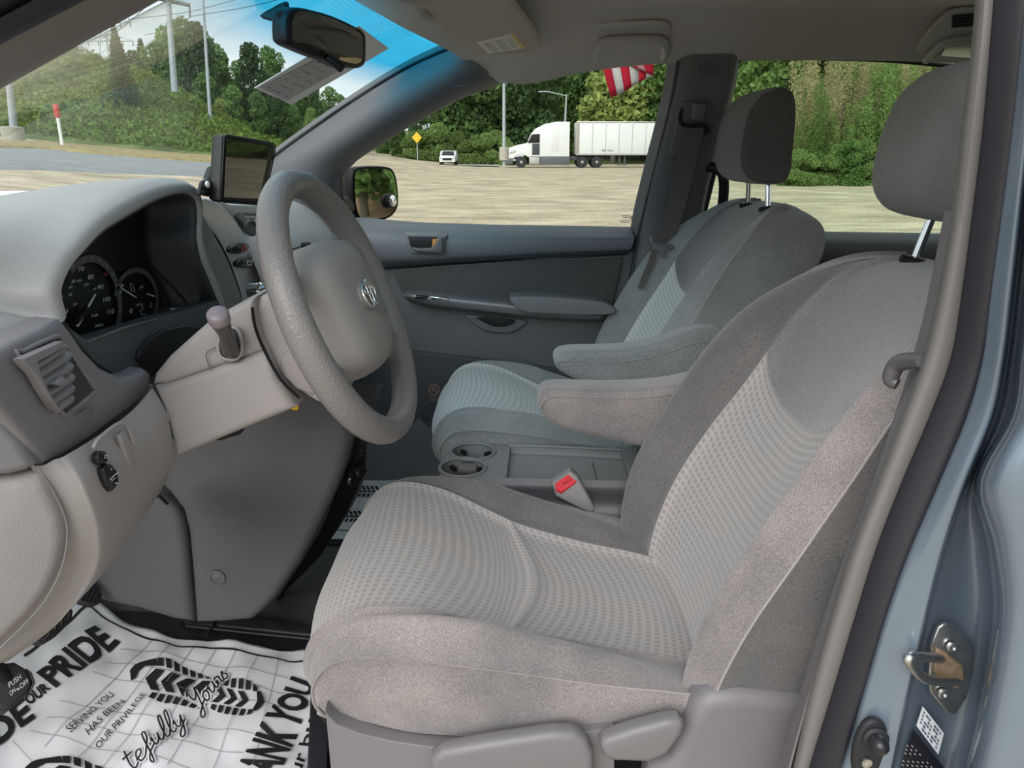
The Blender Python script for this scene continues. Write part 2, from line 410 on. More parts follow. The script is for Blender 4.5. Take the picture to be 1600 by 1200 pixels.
# ---- foliage
def leafmat(name, col, var=.45, tr=.25):
    m = bpy.data.materials.new(name); m.use_nodes = True; t = m.node_tree; t.nodes.clear(); L = t.links.new
    o = t.nodes.new('ShaderNodeOutputMaterial'); d = t.nodes.new('ShaderNodeBsdfDiffuse'); x = t.nodes.new('ShaderNodeBsdfTranslucent'); mx = t.nodes.new('ShaderNodeMixShader')
    co = t.nodes.new('ShaderNodeTexCoord'); n = t.nodes.new('ShaderNodeTexNoise'); n.inputs['Scale'].default_value = .9; n.inputs['Detail'].default_value = 6; n.inputs['Roughness'].default_value = .8; L(co.outputs['Object'], n.inputs['Vector'])
    oi = t.nodes.new('ShaderNodeObjectInfo'); r = t.nodes.new('ShaderNodeValToRGB')
    r.color_ramp.elements[0].position = .3; r.color_ramp.elements[1].position = .75
    r.color_ramp.elements[0].color = (*[c*(1-var) for c in col], 1); r.color_ramp.elements[1].color = (*[c*(1+var) for c in col], 1)
    L(n.outputs['Fac'], r.inputs[0])
    hs = t.nodes.new('ShaderNodeHueSaturation'); mr = t.nodes.new('ShaderNodeMapRange'); mr.inputs['To Min'].default_value = .7; mr.inputs['To Max'].default_value = 1.35
    L(oi.outputs['Random'], mr.inputs['Value']); L(mr.outputs[0], hs.inputs['Value']); L(r.outputs[0], hs.inputs['Color'])
    L(hs.outputs[0], d.inputs[0]); L(hs.outputs[0], x.inputs[0]); mx.inputs[0].default_value = tr
    L(d.outputs[0], mx.inputs[1]); L(x.outputs[0], mx.inputs[2]); L(mx.outputs[0], o.inputs[0]); MATS[name] = m; return m
LF = [leafmat('leaf_mid', (.14,.235,.075)), leafmat('leaf_dark', (.085,.15,.06)), leafmat('leaf_yellow', (.25,.31,.10)), leafmat('leaf_dry', (.40,.35,.20), .6), leafmat('leaf_bright', (.21,.30,.10))]
M_BARK = mat('bark', (.09,.075,.06), .95, var=.3, vscale=6)
def cards(C, S, name, m, upright=0):
    """leaf sprays: one folded quad each, centres C, sizes S"""
    n = len(C); a = rng.normal(size=(n,3)); a[:,2] *= 1+upright; a /= np.linalg.norm(a, axis=1)[:,None]
    b = rng.normal(size=(n,3)); b -= a*(a*b).sum(1)[:,None]; b /= np.linalg.norm(b, axis=1)[:,None]
    S = S[:,None]; P = np.stack([C-a*S*.5, C+b*S*.32, C+a*S*.5, C-b*S*.32], 1).reshape(-1, 3)
    me = bpy.data.meshes.new(name); F = np.arange(4*n)
    me.vertices.add(4*n); me.vertices.foreach_set('co', P.ravel().astype(np.float32))
    me.loops.add(4*n); me.loops.foreach_set('vertex_index', F.astype(np.int32))
    me.polygons.add(n); me.polygons.foreach_set('loop_start', (np.arange(n)*4).astype(np.int32))
    me.update(calc_edges=True); me.materials.append(m); return me
def crown_mesh(h, w, nb, per, leaf, m, conic=False, low=.25):
    C = []; 
    if conic:
        for k in range(nb):
            t = (k/nb)**.85; rr = w*(1-t)*.92+.12; an = random.random()*6.283; q = rr*.45*random.random()
            d = rng.normal(size=(per,3)); d /= np.linalg.norm(d, axis=1)[:,None]
            C.append(d*rr*(.45+.6*rng.random((per,1)))*np.array([1,1,.45])+np.array([q*math.cos(an), q*math.sin(an), h*(low+(1-low)*t)]))
        C = np.concatenate(C); return cards(C, leaf*rng.uniform(.6, 1.3, len(C)), 'crown', m)
    for k in range(nb):
        t = random.random(); z = h*(low+(1-low)*t*.92); rad = w*(1-t*.95 if conic else math.sin(PI*min(.95, .22+.75*t))**.8)
        an = random.random()*2*PI; q = rad*.62*math.sqrt(random.random()); br = w*random.uniform(.24, .40)*(.55 if conic else 1)
        d = rng.normal(size=(per,3)); d /= np.linalg.norm(d, axis=1)[:,None]; rr = br*(.72+.33*rng.random((per,1)))
        P = d*rr*np.array([1,1,.75]) + np.array([q*math.cos(an), q*math.sin(an), z]); C.append(P)
    C = np.concatenate(C); return cards(C, leaf*rng.uniform(.6, 1.3, len(C)), 'crown', m)
def trunk_mesh(h, r):
    bm = bmesh.new(); tube_bm(bm, [(0,0,-.5),(r*.4,0,h*.3),(-r*.5,r*.3,h*.6),(0,0,h*.85)], [r*1.3, r, r*.7, r*.2], 8)
    for k in range(6):
        an = k*1.1; z = h*(.35+.08*k); tube_bm(bm, [(0,0,z),(math.cos(an)*h*.12, math.sin(an)*h*.12, z+h*.10)], [r*.4, r*.12], 5)
    me = bpy.data.meshes.new('trunk'); bm.to_mesh(me); bm.free(); me.materials.append(M_BARK); return me
KIND = {
 'mid': (crown_mesh(15, 5.2, 38, 330, .52, LF[0], low=.10), trunk_mesh(15, .28)),
 'dark': (crown_mesh(16, 4.8, 38, 330, .50, LF[1], low=.10), trunk_mesh(16, .28)),
 'yellow': (crown_mesh(12, 4.6, 26, 330, .58, LF[2]), trunk_mesh(12, .2)),
 'bright': (crown_mesh(13, 4.8, 28, 330, .55, LF[4]), trunk_mesh(13, .2)),
 'cone': (crown_mesh(15, 3.4, 90, 120, .45, LF[1], True, .05), trunk_mesh(15, .22)),
 'bush': (crown_mesh(2.6, 1.6, 18, 520, .15, LF[0], low=.1), trunk_mesh(2.2, .05)),
 'bushb': (crown_mesh(3.0, 1.9, 20, 560, .15, LF[4], low=.1), trunk_mesh(2.2, .05)),
}
ADJ = {'mid': 'mid green', 'dark': 'dark green', 'yellow': 'yellow green', 'bright': 'bright green', 'bush': 'dull green', 'bushb': 'bright green'}
def tree(kind, x, y, z, s, label, catg, group, name='tree'):
    px = 800+FPX*x/max(y, 1)/1.0
    if group and name == 'tree' and kind in ADJ:
        for a, b in (('tall leafy tree', 'tall %s tree' % ADJ[kind]), ('leafy tree', '%s tree' % ADJ[kind]), ('green tree', '%s tree' % ADJ[kind])):
            if label.startswith(a): label = label.replace(a, b, 1); break
        if 'dense wood' in label:
            label = label.split(' in the')[0]+' in the wood '+('left of the tall light pole' if px < 780 else 'behind the white truck cab' if px < 880 else 'behind the white trailer' if px < 1060 else 'behind the passenger headrest' if px < 1260 else 'far to the right behind the thicket')
        if 'beyond the grassy' in label:
            label = label.split(' beyond')[0]+' beyond the bank, '+('left of the tall utility pole' if px < 262 else 'between the two tall poles' if px < 322 else 'just right of the thin light pole' if px < 400 else 'behind the mirror and hanging tag' if px < 500 else 'above the far windshield pillar')
        if 'behind the dry thicket' in label:
            label = label.split(' standing')[0]+(' behind the passenger headrest' if px < 1255 else ' showing above the dry thicket' if px < 1500 else ' on the clay bank outside the right edge')
    if name == 'bush':
        label = ADJ[kind]+label.replace('bright green bush', ' bush').replace('low green bush', ' low bush')
    r = thing(name, label, catg, (x, y, z), group)
    for nm, me in zip(('crown', 'trunk'), KIND[kind]):
        o = bpy.data.objects.new(nm, me); COL.objects.link(o); o.parent = r
    a = random.random()*6.28
    r.rotation_euler = (0, 0, a); r.scale = (s, s, s*random.uniform(.92, 1.1)); return r
def at_px(px, dist): d = ray(px, 238); return d.x*dist, d.y*dist
KH = {'mid': 15, 'dark': 16, 'yellow': 12, 'bright': 13, 'cone': 15, 'bush': 2.8, 'bushb': 3.2, 'dry': 6.5, 'green': 6.5}
def tree_top(px, D, top, k, zb, *a):
    x, y = at_px(px, D); z = zb; t = tree(k, x, y, z, (CAMZ+(238-top)/FPX*D-z)/KH[k]/1.08, *a); q = 1.05 if k == 'cone' else .72; t.scale = (t.scale.x*q, t.scale.y*q, t.scale.x); return t
# wood behind the truck and round the lot
G1 = 'trees of the wood behind the white truck'
for i in range(34):
    px = 600+i*27+random.uniform(-9, 9); D = random.choice((92, 100, 110, 120)); x, y = at_px(px, D)
    k = random.choice(('mid', 'dark', 'dark', 'mid', 'yellow' if 760 < px < 980 else 'mid'))
    if px < 735:
        tree_top(px, D, float(np.interp(px, [590,650,700,740], [196,160,125,90])), k, 0, 'tall leafy tree in the dense wood at the far side of the gravel lot', 'tree', G1); continue
    tree(k, x, y, max(0, (y-95)*.1)-.4, random.uniform(1.1, 1.45), 'tall leafy tree in the dense wood at the far side of the gravel lot', 'tree', G1)
for i in range(11):
    px = 640+i*15; x, y = at_px(px, 86+random.uniform(-2, 2))
    tree('bushb', x, y, -.3, random.uniform(.9, 1.5), 'bright green bush along the foot of the wood left of the truck', 'bush', 'bushes below the wood', 'bush')
G2 = 'trees beyond the bank seen through the windshield'
for px, D, top, k in [(262,74,62,'mid'),(285,78,40,'mid'),(300,70,26,'mid'),(322,66,34,'dark'),(345,72,55,'mid'),(362,74,78,'dark'),(384,78,92,'mid'),(408,70,66,'dark'),(436,76,70,'mid'),(462,74,118,'mid'),(484,78,120,'mid'),
                    (500,74,126,'dark'),(520,78,132,'mid'),(540,84,145,'mid'),(556,88,160,'dark'),(575,96,175,'mid'),(232,92,78,'dark'),(250,84,90,'mid'),(190,98,88,'mid'),(600,104,190,'dark'),(624,100,180,'mid'),
                    (330,62,110,'mid'),(372,62,130,'mid'),(352,60,150,'yellow'),(410,60,140,'mid'),(440,60,150,'dark'),(465,62,160,'mid'),(490,62,170,'bright'),(160,104,96,'mid'),(130,110,94,'mid')]:
    tree_top(px, D, top, k, 1.5, 'leafy tree beyond the grassy bank, seen through the windshield', 'tree', G2)
for px, D, top, lb in [(206,76,54,'dark conifer standing on the skyline at the left end of the tree line'),(242,80,64,'dark conifer on the skyline just left of the tall light poles')]:
    tree_top(px, D, top, 'cone', 3, lb, 'tree', None, 'conifer')
x, y = at_px(205, 47); tree('cone', x, y, hillz(x, y)-.3, .30, 'dark green juniper alone on the slope of the bank', 'tree', None, 'juniper')
# dry stand of vines and saplings on the right
G3 = 'dry and green thicket at the edge of the lot'
def plume_mesh(h, w, nb, per, leaf, m):
    C = []
    for k in range(nb):
        an = random.random()*6.283; r0 = w*.5*math.sqrt(random.random()); hh = h*random.uniform(.45, 1); r1 = r0+w*.35*random.random()
        t = rng.random(per)**.8; q = r0+(r1-r0)*t; sp = .28*(1-t*.85)+.04
        P = np.stack([q*math.cos(an), q*math.sin(an), hh*t], 1) + rng.normal(size=(per,3))*sp[:,None]*np.array([1,1,.6]); C.append(P)
    C = np.concatenate(C); me = cards(C, leaf*rng.uniform(.5, 1.6, len(C)), 'crown', m, 2.5); return me
KIND['dry'] = (plume_mesh(6.5, 2.4, 15, 1500, .06, LF[3]), trunk_mesh(5.5, .06))
KIND['green'] = (plume_mesh(6.5, 2.8, 22, 900, .085, LF[4]), trunk_mesh(5, .06))
for i, (px, D, k, s) in enumerate([(1160,58,'mid',.62),(1195,52,'bright',.72),(1225,48,'bright',.75),(1250,44,'bright',.72),(1190,70,'dark',1),(1240,66,'dark',1.1),(1300,60,'bright',1.0),(1360,55,'bright',.95),(1420,50,'bright',.9),(1480,46,'mid',.9),(1120,64,'mid',.8),(1560,44,'mid',.8),(1640,44,'dark',.8),(1720,44,'mid',.85),(1800,44,'bright',.8),(1900,46,'mid',.8),(2050,50,'dark',.9),(2250,50,'mid',.9),(2500,54,'bright',.9),(2900,56,'mid',1)]):
    x, y = at_px(px, D); tree(k, x, y, 0 if D > 50 else 1.5, s, 'green tree standing behind the dry thicket to the right of the lot', 'tree', 'trees behind the thicket')
for px, D, k, s in [(1262,37,'dry',.8),(1285,36,'dry',1.0),(1308,37,'dry',1.2),(1334,35,'dry',.85),(1362,37,'dry',1.0),(1392,35,'dry',.8),(1420,36,'dry',1.1),(1460,34,'dry',1.0),
                    (1250,34,'green',.6),(1296,34.5,'green',.45),(1328,34,'green',.55),(1352,34,'green',.5),(1382,33.5,'green',.75),(1408,33,'green',.85),(1440,33,'green',.7),
                    (1272,39,'green',.8),(1318,40,'green',1.0),(1368,39,'green',.9),(1398,38,'green',.85),(1440,37,'green',.95),(1490,36,'green',1.0),(1540,34,'dry',1.1),(1600,33,'green',1.1)]:
    x, y = at_px(px, D); tree(k, x, y, .2, s, 'tall tangled sapling draped in %s vines at the edge of the lot' % ('dry tan' if k == 'dry' else 'green'), 'sapling', ('dry ' if k == 'dry' else 'green ')+'vine covered saplings', 'sapling')
for i in range(22):
    px = 1230+i*17; x, y = at_px(px, 32.5+random.uniform(-.6, .6)-max(0, i-10)*.1)
    tree('bushb' if i % 3 else 'bush', x, y, -.2, random.uniform(.35, .75), 'low green bush at the foot of the thicket on the right', 'bush', 'bushes under the thicket', 'bush')
for i in range(18):
    x = 40+i*2.1; y = .355*x+random.uniform(-3, 5); tree(('mid','bright','dark')[i % 3], x, y+5, 1.0, random.uniform(.6, .9), 'green tree standing behind the dry thicket to the right of the lot', 'tree', 'trees behind the thicket')
# undergrowth on the hill (stuff)
C = []
while len(C) < 52000:
    x = random.uniform(-62, -10); y = random.uniform(38, 64); z = hillz(x, y)
    if z-terr(x, y) < .15: continue
    h = abs(noise2(x*1.7, y*1.7))*.45+abs(noise2(x*5, y*5))*.12
    C.append((x, y, z+random.random()*h))
C = np.array(C); me = cards(C, rng.uniform(.12, .32, len(C)), 'undergrowth', leafmat('leaf_bank', (.14,.20,.05), .5))
o = bpy.data.objects.new('undergrowth', me); COL.objects.link(o); tag(o, 'thick green undergrowth covering the grassy bank left of the lot', 'undergrowth', kind='stuff')

# ---- poles, pylon, wires
M_POLE = mat('galvanised_pole', (.38,.42,.46), .6, .2); M_CONC = mat('concrete', (.42,.39,.34), .95, var=.15, vscale=8)
M_WIRE = mat('wire', (.12,.13,.14), .6)
def lamp_pole(px0, pytop, px1, pybase, D, r, label, base=0, arm=None, name='light_pole'):
    d1 = ray(px1, pybase); d0 = ray(px0, pytop); b = gpt(px1, pybase) if D is None else V((0,0,CAMZ))+d1*(D/d1.y); D = b.y; t = V((0,0,CAMZ))+d0*(D/d0.y)
    root = thing(name, label, 'pole', tuple(b))
    top = V((t.x, t.y, t.z)); tube('shaft', [b-V((0,0,.6)), b.lerp(top, .5), top], [r, r*.85, r*.6], M_POLE, root, 10)
    if base: lathe('concrete_base', [(r*2.6, -.2), (r*2.6, base), (r*2.2, base+.05)], Matrix.Translation(b), M_CONC, root, 20)
    if arm:
        for dx in arm: 
            e = top+V((dx, 0, abs(dx)*.15)); tube('arm', [top-V((0,0,.1)), e], r*.4, M_POLE, root, 8)
            box('lamp_head', e+V((dx*.15, 0, 0)), (abs(dx)*.45+.3, .25, .12), M_POLE, root, .03)
    return root
lamp_pole(9, 60, 22, 221, None, .19, 'grey light pole on a round concrete base at the far left of the windshield', .62)
lamp_pole(315, -40, 331, 235, None, .12, 'tall grey light pole on a pale concrete base, behind the tablet', .7)
lamp_pole(259, -60, 271, 128, 52, .21, 'thick weathered utility pole rising from the crest of the bank')
pole = lamp_pole(472, 130, 475, 214, None, .13, 'distant light pole below the hanging paper tag')
lamp_pole(787.5, 60, 787.5, 246, 60, .14, 'tall light pole in front of the white truck cab', .7, (-1.2, 1.2))
lamp_pole(885, 148, 882, 216, 84, .13, 'light pole rising behind the white trailer', 0, (-2.0,))
lamp_pole(1214, 145, 1211, 262, 64, .11, 'light pole with a bent arm, behind the passenger headrest', 0, (-1.2,))
lamp_pole(1432, 130, 1426, 280, 38, .07, 'light pole half hidden in the thicket on the right', 0, (-1.1,))
def pylon():
    D = 150; b = V((0,0,CAMZ))+ray(180, 118)*D; root = thing('pylon', 'grey steel lattice power pylon on the skyline', 'pylon', tuple(b))
    Hh = 13; bm = bmesh.new()
    def w(z): return 1.6*(1-z/Hh)+.45
    for sx in (-1, 1):
        for sy in (-1, 1): tube_bm(bm, [b+V((sx*3.6, sy*3.6, -b.z)), b+V((sx*w(0), sy*w(0), 0)), b+V((sx*w(Hh), sy*w(Hh), Hh))], .12, 5)
    for k in range(7):
        z0, z1 = k*Hh/7, (k+1)*Hh/7
        for sy in (-1, 1):
            tube_bm(bm, [b+V((-w(z0), sy*w(z0), z0)), b+V((w(z1), sy*w(z1), z1))], .07, 4); tube_bm(bm, [b+V((w(z0), sy*w(z0), z0)), b+V((-w(z1), sy*w(z1), z1))], .07, 4)
    mkbm('lattice_body', bm, M_POLE, root)
    for z in (6.3, 9.6):
        bm = bmesh.new()
        for sy in (-.4, .4):
            tube_bm(bm, [b+V((-4.6, 0, z)), b+V((0, sy, z)), b+V((4.6, 0, z))], .09, 5)
            tube_bm(bm, [b+V((-4.6, 0, z)), b+V((0, sy, z+1.3)), b+V((4.6, 0, z))], .08, 5)
        mkbm('cross_arm', bm, M_POLE, root)
        for x in (-4.4, -2.4, 2.4, 4.4): tube('insulator', [b+V((x, 0, z)), b+V((x, 0, z-.9))], .09, M_WIRE, root, 5)
pylon()
ca = thing('utility_crossarm', 'dark steel crossarm of the utility pole at the top of the windshield', 'crossarm', tuple(W(262, 4, Y=52)))
tube('beam', [W(240, -4, Y=52), W(296, 8, Y=52)], .12, M_WIRE, ca, 6); tube('drop_link', [W(296, 8, Y=52), W(297, 28, Y=52)], .06, M_WIRE, ca, 6)
for i, (a, b, D) in enumerate([((225,14),(-200,-60),52),((296,26),(520,-30),52),((224,14),(160,60),90),((297,27),(225,55),90),((200,30),(380,-4),60),((146,50),(60,86),120)]):
    p, q = W(*a, Y=D), W(*b, Y=D+6); mid = (p+q)/2-V((0,0,(p-q).length*.03))
    tag(tube('power_line', [p, mid, q], .022*D/50, M_WIRE, None, 5, sm=6), 'thin dark overhead power line crossing the sky', 'wire', 'overhead power lines')
# marker post
b = gpt(98, 230); b.z += .02; mpst = thing('marker_post', 'white marker post with a red top on the grass verge', 'post', tuple(b))
tube('post', [b-V((0,0,.3)), b+V((0,0,1.35))], .075, mat('marker_white', (.8,.8,.78), .5), mpst, 10)
lathe('red_cap', [(.10,1.28),(.13,1.33),(.13,1.82),(.09,1.88)], Matrix.Translation(b), mat('marker_red', (.55,.07,.04), .5), mpst, 14)
# yellow sign, pale building, far road
b = W(652, 232, Y=80); sg = thing('road_sign', 'small yellow diamond road sign by the lot entrance', 'sign', tuple(b))
tube('post', [b-V((0,0,1.2)), b+V((0,0,1.0))], .05, M_POLE, sg, 8)
slab('sign_plate', [b+V(p) for p in ((0,-.08,1.6),(.5,-.08,1.05),(0,-.08,.5),(-.5,-.08,1.05))], (0,.03,0), mat('sign_yellow', (.8,.5,.02), .5), sg, .005)
b = W(725, 214, Y=128); bl = thing('building', 'pale low building with a flat roof half hidden by trees', 'building', tuple(b))
bw = mat('pale_wall', (.6,.6,.58), .8); box('wall', b+V((0,3,2.2)), (8, 6, 6.4), bw, bl, .02); box('roof', b+V((0,3,5.7)), (9, 7, .45), mat('red_roof_edge', (.45,.2,.14), .7), bl, .03)
for k in range(4): box('window', b+V((-2.8+k*1.9, -.04, 3.4)), (1.1, .12, 1.2), M_GLOSS, bl, .01)
# second road running off left of truck
def road2():
    A = [W(540, 222, Y=100), W(600, 226, Y=88), W(700, 233, Y=84), W(780, 243, Y=80)]
    c = cat(A, 6); vs = []
    for p in c: vs += [V((p.x, p.y-3.0, .12)), V((p.x, p.y+3.5, .12))]
    o = mk('far_road', vs, [(2*i, 2*i+1, 2*i+3, 2*i+2) for i in range(len(c)-1)], mat('pale_concrete', (.5,.49,.47), .9), None, 0); o['kind'] = 'structure'
    vs = []
    for px in lin(560, 800, 12):
        x, y = at_px(px, 88); vs += [V((x, y-3, .08)), V((x, y+3, .3))]
    o = mk('far_verge', vs, [(2*i, 2*i+2, 2*i+3, 2*i+1) for i in range(len(vs)//2-1)], M_GRASS, None, 0); o['kind'] = 'structure'
road2()

# ---- vehicles
def wheel(par, c, r, w=.28, name='wheel', dual=False):
    M = Matrix.Translation(V(c)) @ Matrix.Rotation(PI/2, 4, 'X')
    o = lathe(name, [(r*.6, -w/2), (r*.93, -w/2), (r, -w*.35), (r, w*.35), (r*.93, w/2), (r*.6, w/2)], M, M_RUB, par, 28)
    h = lathe('hub', [(r*.62, w*.3), (r*.58, w*.46), (r*.3, w*.40), (r*.25, w*.58), (r*.01, w*.58)], M, M_STEEL, o, 24)
    return o
def truck():
    Y0 = 73.0; b = W(790, 262, Y=Y0); gz = 0.0; X0 = b.x
    MW = mat('truck_white', (.78,.79,.8), .35, coat=.3, var=.04, vscale=1); MG = mat('truck_grey', (.10,.11,.12), .5)
    cabr = thing('tractor_unit', 'white sleeper cab tractor parked across the gravel lot', 'truck', (X0, Y0, gz))
    def T(x, z, y=0): return V((X0+x, Y0+y, gz+z))
    body = [(0.15,.75),(.05,1.2),(.25,1.75),(1.0,2.0),(1.95,2.2),(2.35,3.0),(2.75,3.45),(3.6,3.85),(4.6,4.05),(5.9,4.05),(5.9,1.0),(2.2,1.0),(2.2,.9),(1.75,1.15),(1.1,1.15),(.7,.8)]
    slab('cab', [T(*p) for p in body], (0,2.5,0), MW, cabr, .12, 3)
    slab('bumper', [T(*p, y=-.04) for p in ((.02,.35),(.02,.85),(.65,.85),(.72,.55),(.6,.3))], (0,2.56,0), MG, cabr, .04)
    slab('side_window', [T(*p, y=-.03) for p in ((2.05,2.2),(2.4,2.95),(3.15,3.0),(3.15,2.2))], (0,.05,0), M_GLOSS, cabr, .01)
    slab('door', [T(*p, y=-.025) for p in ((2.45,1.15),(2.45,2.15),(3.15,2.15),(3.15,1.15))], (0,.04,0), mat('open_door_dark', (.05,.055,.06), .6), cabr, .01)
    slab('windshield', [T(*p, y=.2) for p in ((1.9,2.2),(2.3,2.98),(2.38,2.98),(2.0,2.2))], (0,2.1,0), M_GLOSS, cabr, .01)
    slab('headlight', [T(*p, y=-.03) for p in ((.3,1.2),(.35,1.5),(.9,1.65),(1.0,1.4))], (0,.06,0), M_CHR, cabr, .02)
    slab('side_fairing', [T(*p, y=-.06) for p in ((3.2,.25),(3.2,1.0),(5.95,1.0),(5.95,.25))], (0,.3,0), MG, cabr, .03)
    slab('step', [T(*p, y=-.08) for p in ((2.2,.35),(2.2,.95),(3.15,.95),(3.15,.35))], (0,.3,0), mat('step_silver', (.5,.5,.5), .4, .5), cabr, .03)
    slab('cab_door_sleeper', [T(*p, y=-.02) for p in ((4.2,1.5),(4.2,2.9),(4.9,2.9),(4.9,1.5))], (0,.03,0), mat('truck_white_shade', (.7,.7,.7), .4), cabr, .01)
    box('mirror', T(2.0, 2.6, -.3), (.12,.1,.7), M_BLK, cabr, .03)
    wheel(cabr, T(1.45,.52,.15), .52); wheel(cabr, T(7.1,.52,.15), .52, .5); wheel(cabr, T(8.45,.52,.15), .52, .5)
    wheel(cabr, T(1.45,.52,2.35), .52); wheel(cabr, T(7.1,.52,2.35), .52, .5); wheel(cabr, T(8.45,.52,2.35), .52, .5)
    box('chassis', T(6.6,.85,1.25), (5,.8,.3), MG, cabr, .03)
    tr = thing('semi_trailer', 'long white box trailer coupled behind the white cab', 'trailer', tuple(T(6.4,0)))
    MT = mat('trailer_white', (.72,.74,.74), .5, var=.05, vscale=.6)
    x0, L = 6.5, 15.8
    box('box_body', T(x0+L/2, 2.62, 1.25), (L, 2.5, 2.85), MT, tr, .04)
    for k in range(13): box('side_post', T(x0+.25+k*1.22, 2.65, -.02), (.06,.06,2.7), mat('trailer_post', (.55,.56,.56), .5), tr, .005)
    box('top_rail', T(x0+L/2, 4.02, -.02), (L,.05,.10), M_STEEL, tr, .01); box('bottom_rail', T(x0+L/2, 1.2, -.02), (L,.06,.16), mat('rail_grey', (.4,.4,.4), .5), tr, .01)
    box('front_edge', T(x0+.1, 2.6, -.03), (.32,.05,2.8), mat('edge_grime', (.35,.33,.3), .6), tr, .01)
    pr = Print(lambda x, y: T(x, y, -.035)); pr.text('FR1 1910', [(8.9,1.45),(9.9,1.45),(9.9,1.62),(8.9,1.62)]); pr.done('fleet_number', M_BLK, tr)
    for sx in (0, .5): box('landing_leg', T(10.6+sx, .75, .4), (.14,.14,1.0), MG, tr, .02)
    box('landing_foot', T(10.85, .25, .4), (.9,.3,.08), MG, tr, .02)
    wheel(tr, T(15.2,.52,.15), .52, .5); wheel(tr, T(16.6,.52,.15), .52, .5); box('bogie', T(15.9,.85,1.25), (2.8,1.0,.3), MT, tr, .02)
    wheel(tr, T(15.2,.52,2.35), .52, .5); wheel(tr, T(16.6,.52,2.35), .52, .5)
    box('side_skirt', T(18.6,.85,-.0), (3.2,.05,.5), MT, tr, .01)
truck()
def car(px, py, Y, label, col, s=1):
    b = W(px, py, Y=Y); b.z = 0.15; root = thing('parked_car', label, 'car', tuple(b)); mw = mat('car_paint_'+'%.2f' % col[0], col, .3, coat=.5)
    def T(x, y, z): return b+V((x, y, z))*s
    prof = [(-2.3,.35),(-2.35,.8),(-2.1,.95),(-1.2,1.02),(-.6,1.5),(1.0,1.55),(1.9,1.1),(2.3,1.0),(2.35,.4)]
    # nose faces the camera: profile runs along Y
    slab('body', [T(-.88, x, z) for x, z in prof], V((1.76,0,0))*s, mw, root, .08*s, 3)
    slab('windshield', [T(-.7, -1.24, 1.06), T(.7, -1.24, 1.06), T(.6, -.66, 1.46), T(-.6, -.66, 1.46)], V((0,-.03,.02))*s, M_GLOSS, root, .005)
    box('grille', T(0, -2.36, .65), V((1.0,.06,.22))*s, M_BLK, root, .01)
    for sx in (-1, 1):
        box('headlight', T(sx*.66, -2.3, .78), V((.34,.1,.16))*s, M_CHR, root, .02)
        for yy in (-1.45, 1.45):
            M = Matrix.Translation(T(sx*.8, yy, .32)) @ Matrix.Rotation(PI/2, 4, 'Y'); lathe('wheel', [(.2*s,-.1),(.32*s,-.1),(.32*s,.1),(.2*s,.1)], M, M_RUB, root, 16)
car(701, 234, 80, 'white car parked at the foot of the wood, nose toward us', (.8,.8,.82), .9)
car(806, 224, 88, 'white car behind the truck cab, half hidden by the light pole', (.62,.66,.7))
def tent():
    Y0 = 62; b = W(1150, 262, Y=Y0); b.z = 0
    root = thing('flatbed_truck', 'white truck with dark chassis behind the passenger headrest', 'truck', tuple(b))
    MW = MATS['truck_white']
    slab('cab', [b+V(p) for p in ((-1.6,0,.9),(-1.6,0,3.3),(-.9,0,3.6),(.3,0,2.6),(.9,0,1.9),(2.4,0,1.7),(2.6,0,.9))], (0,2.4,0), MW, root, .1)
    box('chassis', b+V((3.4,1.2,.85)), (10,.8,.3), MATS['truck_grey'], root, .03)
    slab('flat_bed', [b+V(p) for p in ((2.7,0,1.0),(2.7,0,1.2),(8.8,0,1.2),(8.8,0,1.0))], (0,2.4,0), MATS['truck_grey'], root, .02)
    for x in (-.6, 4.4, 7.2): wheel(root, b+V((x,.1,.5)), .5)
tent()
# ================================================================== CAR SHELL (far side, roof, glass)
PG = ((0, 2.20, 1.16), (0, 1, .29))      # far glass
PI_ = ((0, 2.14, 1.16), (0, 1, .29))     # far inner trim face, leaning in above the belt line
def side(px, py, off=0): return W(px, py, pl=((0, 2.14+off, 1.16), (0, 1, .29)))
OUTW = V((0, 1, .0))
M_PIL = mat('pillar_trim', (.115,.115,.122), .55, bump=.3, bscale=400)
M_SEAL = mat('rubber_seal', (.022,.022,.024), .55)
M_DOORLO = mat('door_lower_vinyl', (.098,.103,.107), .6, bump=.3, bscale=400)
M_DCLOTH = mat('door_cloth', (.07,.073,.072), .95, bump=.8, bscale=900, var=.25, vscale=350, sheen=.3)

# --- floor of the car, body skin, far walls
M_BODY = mat('blue_grey_paint', (.20,.25,.31), .3, .4, coat=.8)
fl = box('floor', (.9, 1.46, .385), (4.2, 1.46, .05), M_CARP, None, .01); fl['kind'] = 'structure'
def wallstruct(name, pts, dv, m, bev=.01):
    o = slab(name, pts, dv, m, None, bev); o['kind'] = 'structure'; return o
# far lower body under the belt line (inner skin), with the doors' trim in front of it
wallstruct('wall_right', [(-1.1,2.20,.35),(3.0,2.20,.35),(3.0,2.20,1.135),(-1.1,2.20,1.135)], (0,.07,0), M_BODY)
wallstruct('wall_front', [(-1.12,.62,.36),(-1.12,2.26,.36),(-1.12,2.26,1.12),(-1.12,.62,1.12)], (-.05,0,0), M_KNEE)
wallstruct('wall_back', [(3.0,.66,.36),(3.0,2.26,.36),(3.0,2.26,1.0),(3.0,.66,1.0)], (.05,0,0), M_DOORLO)

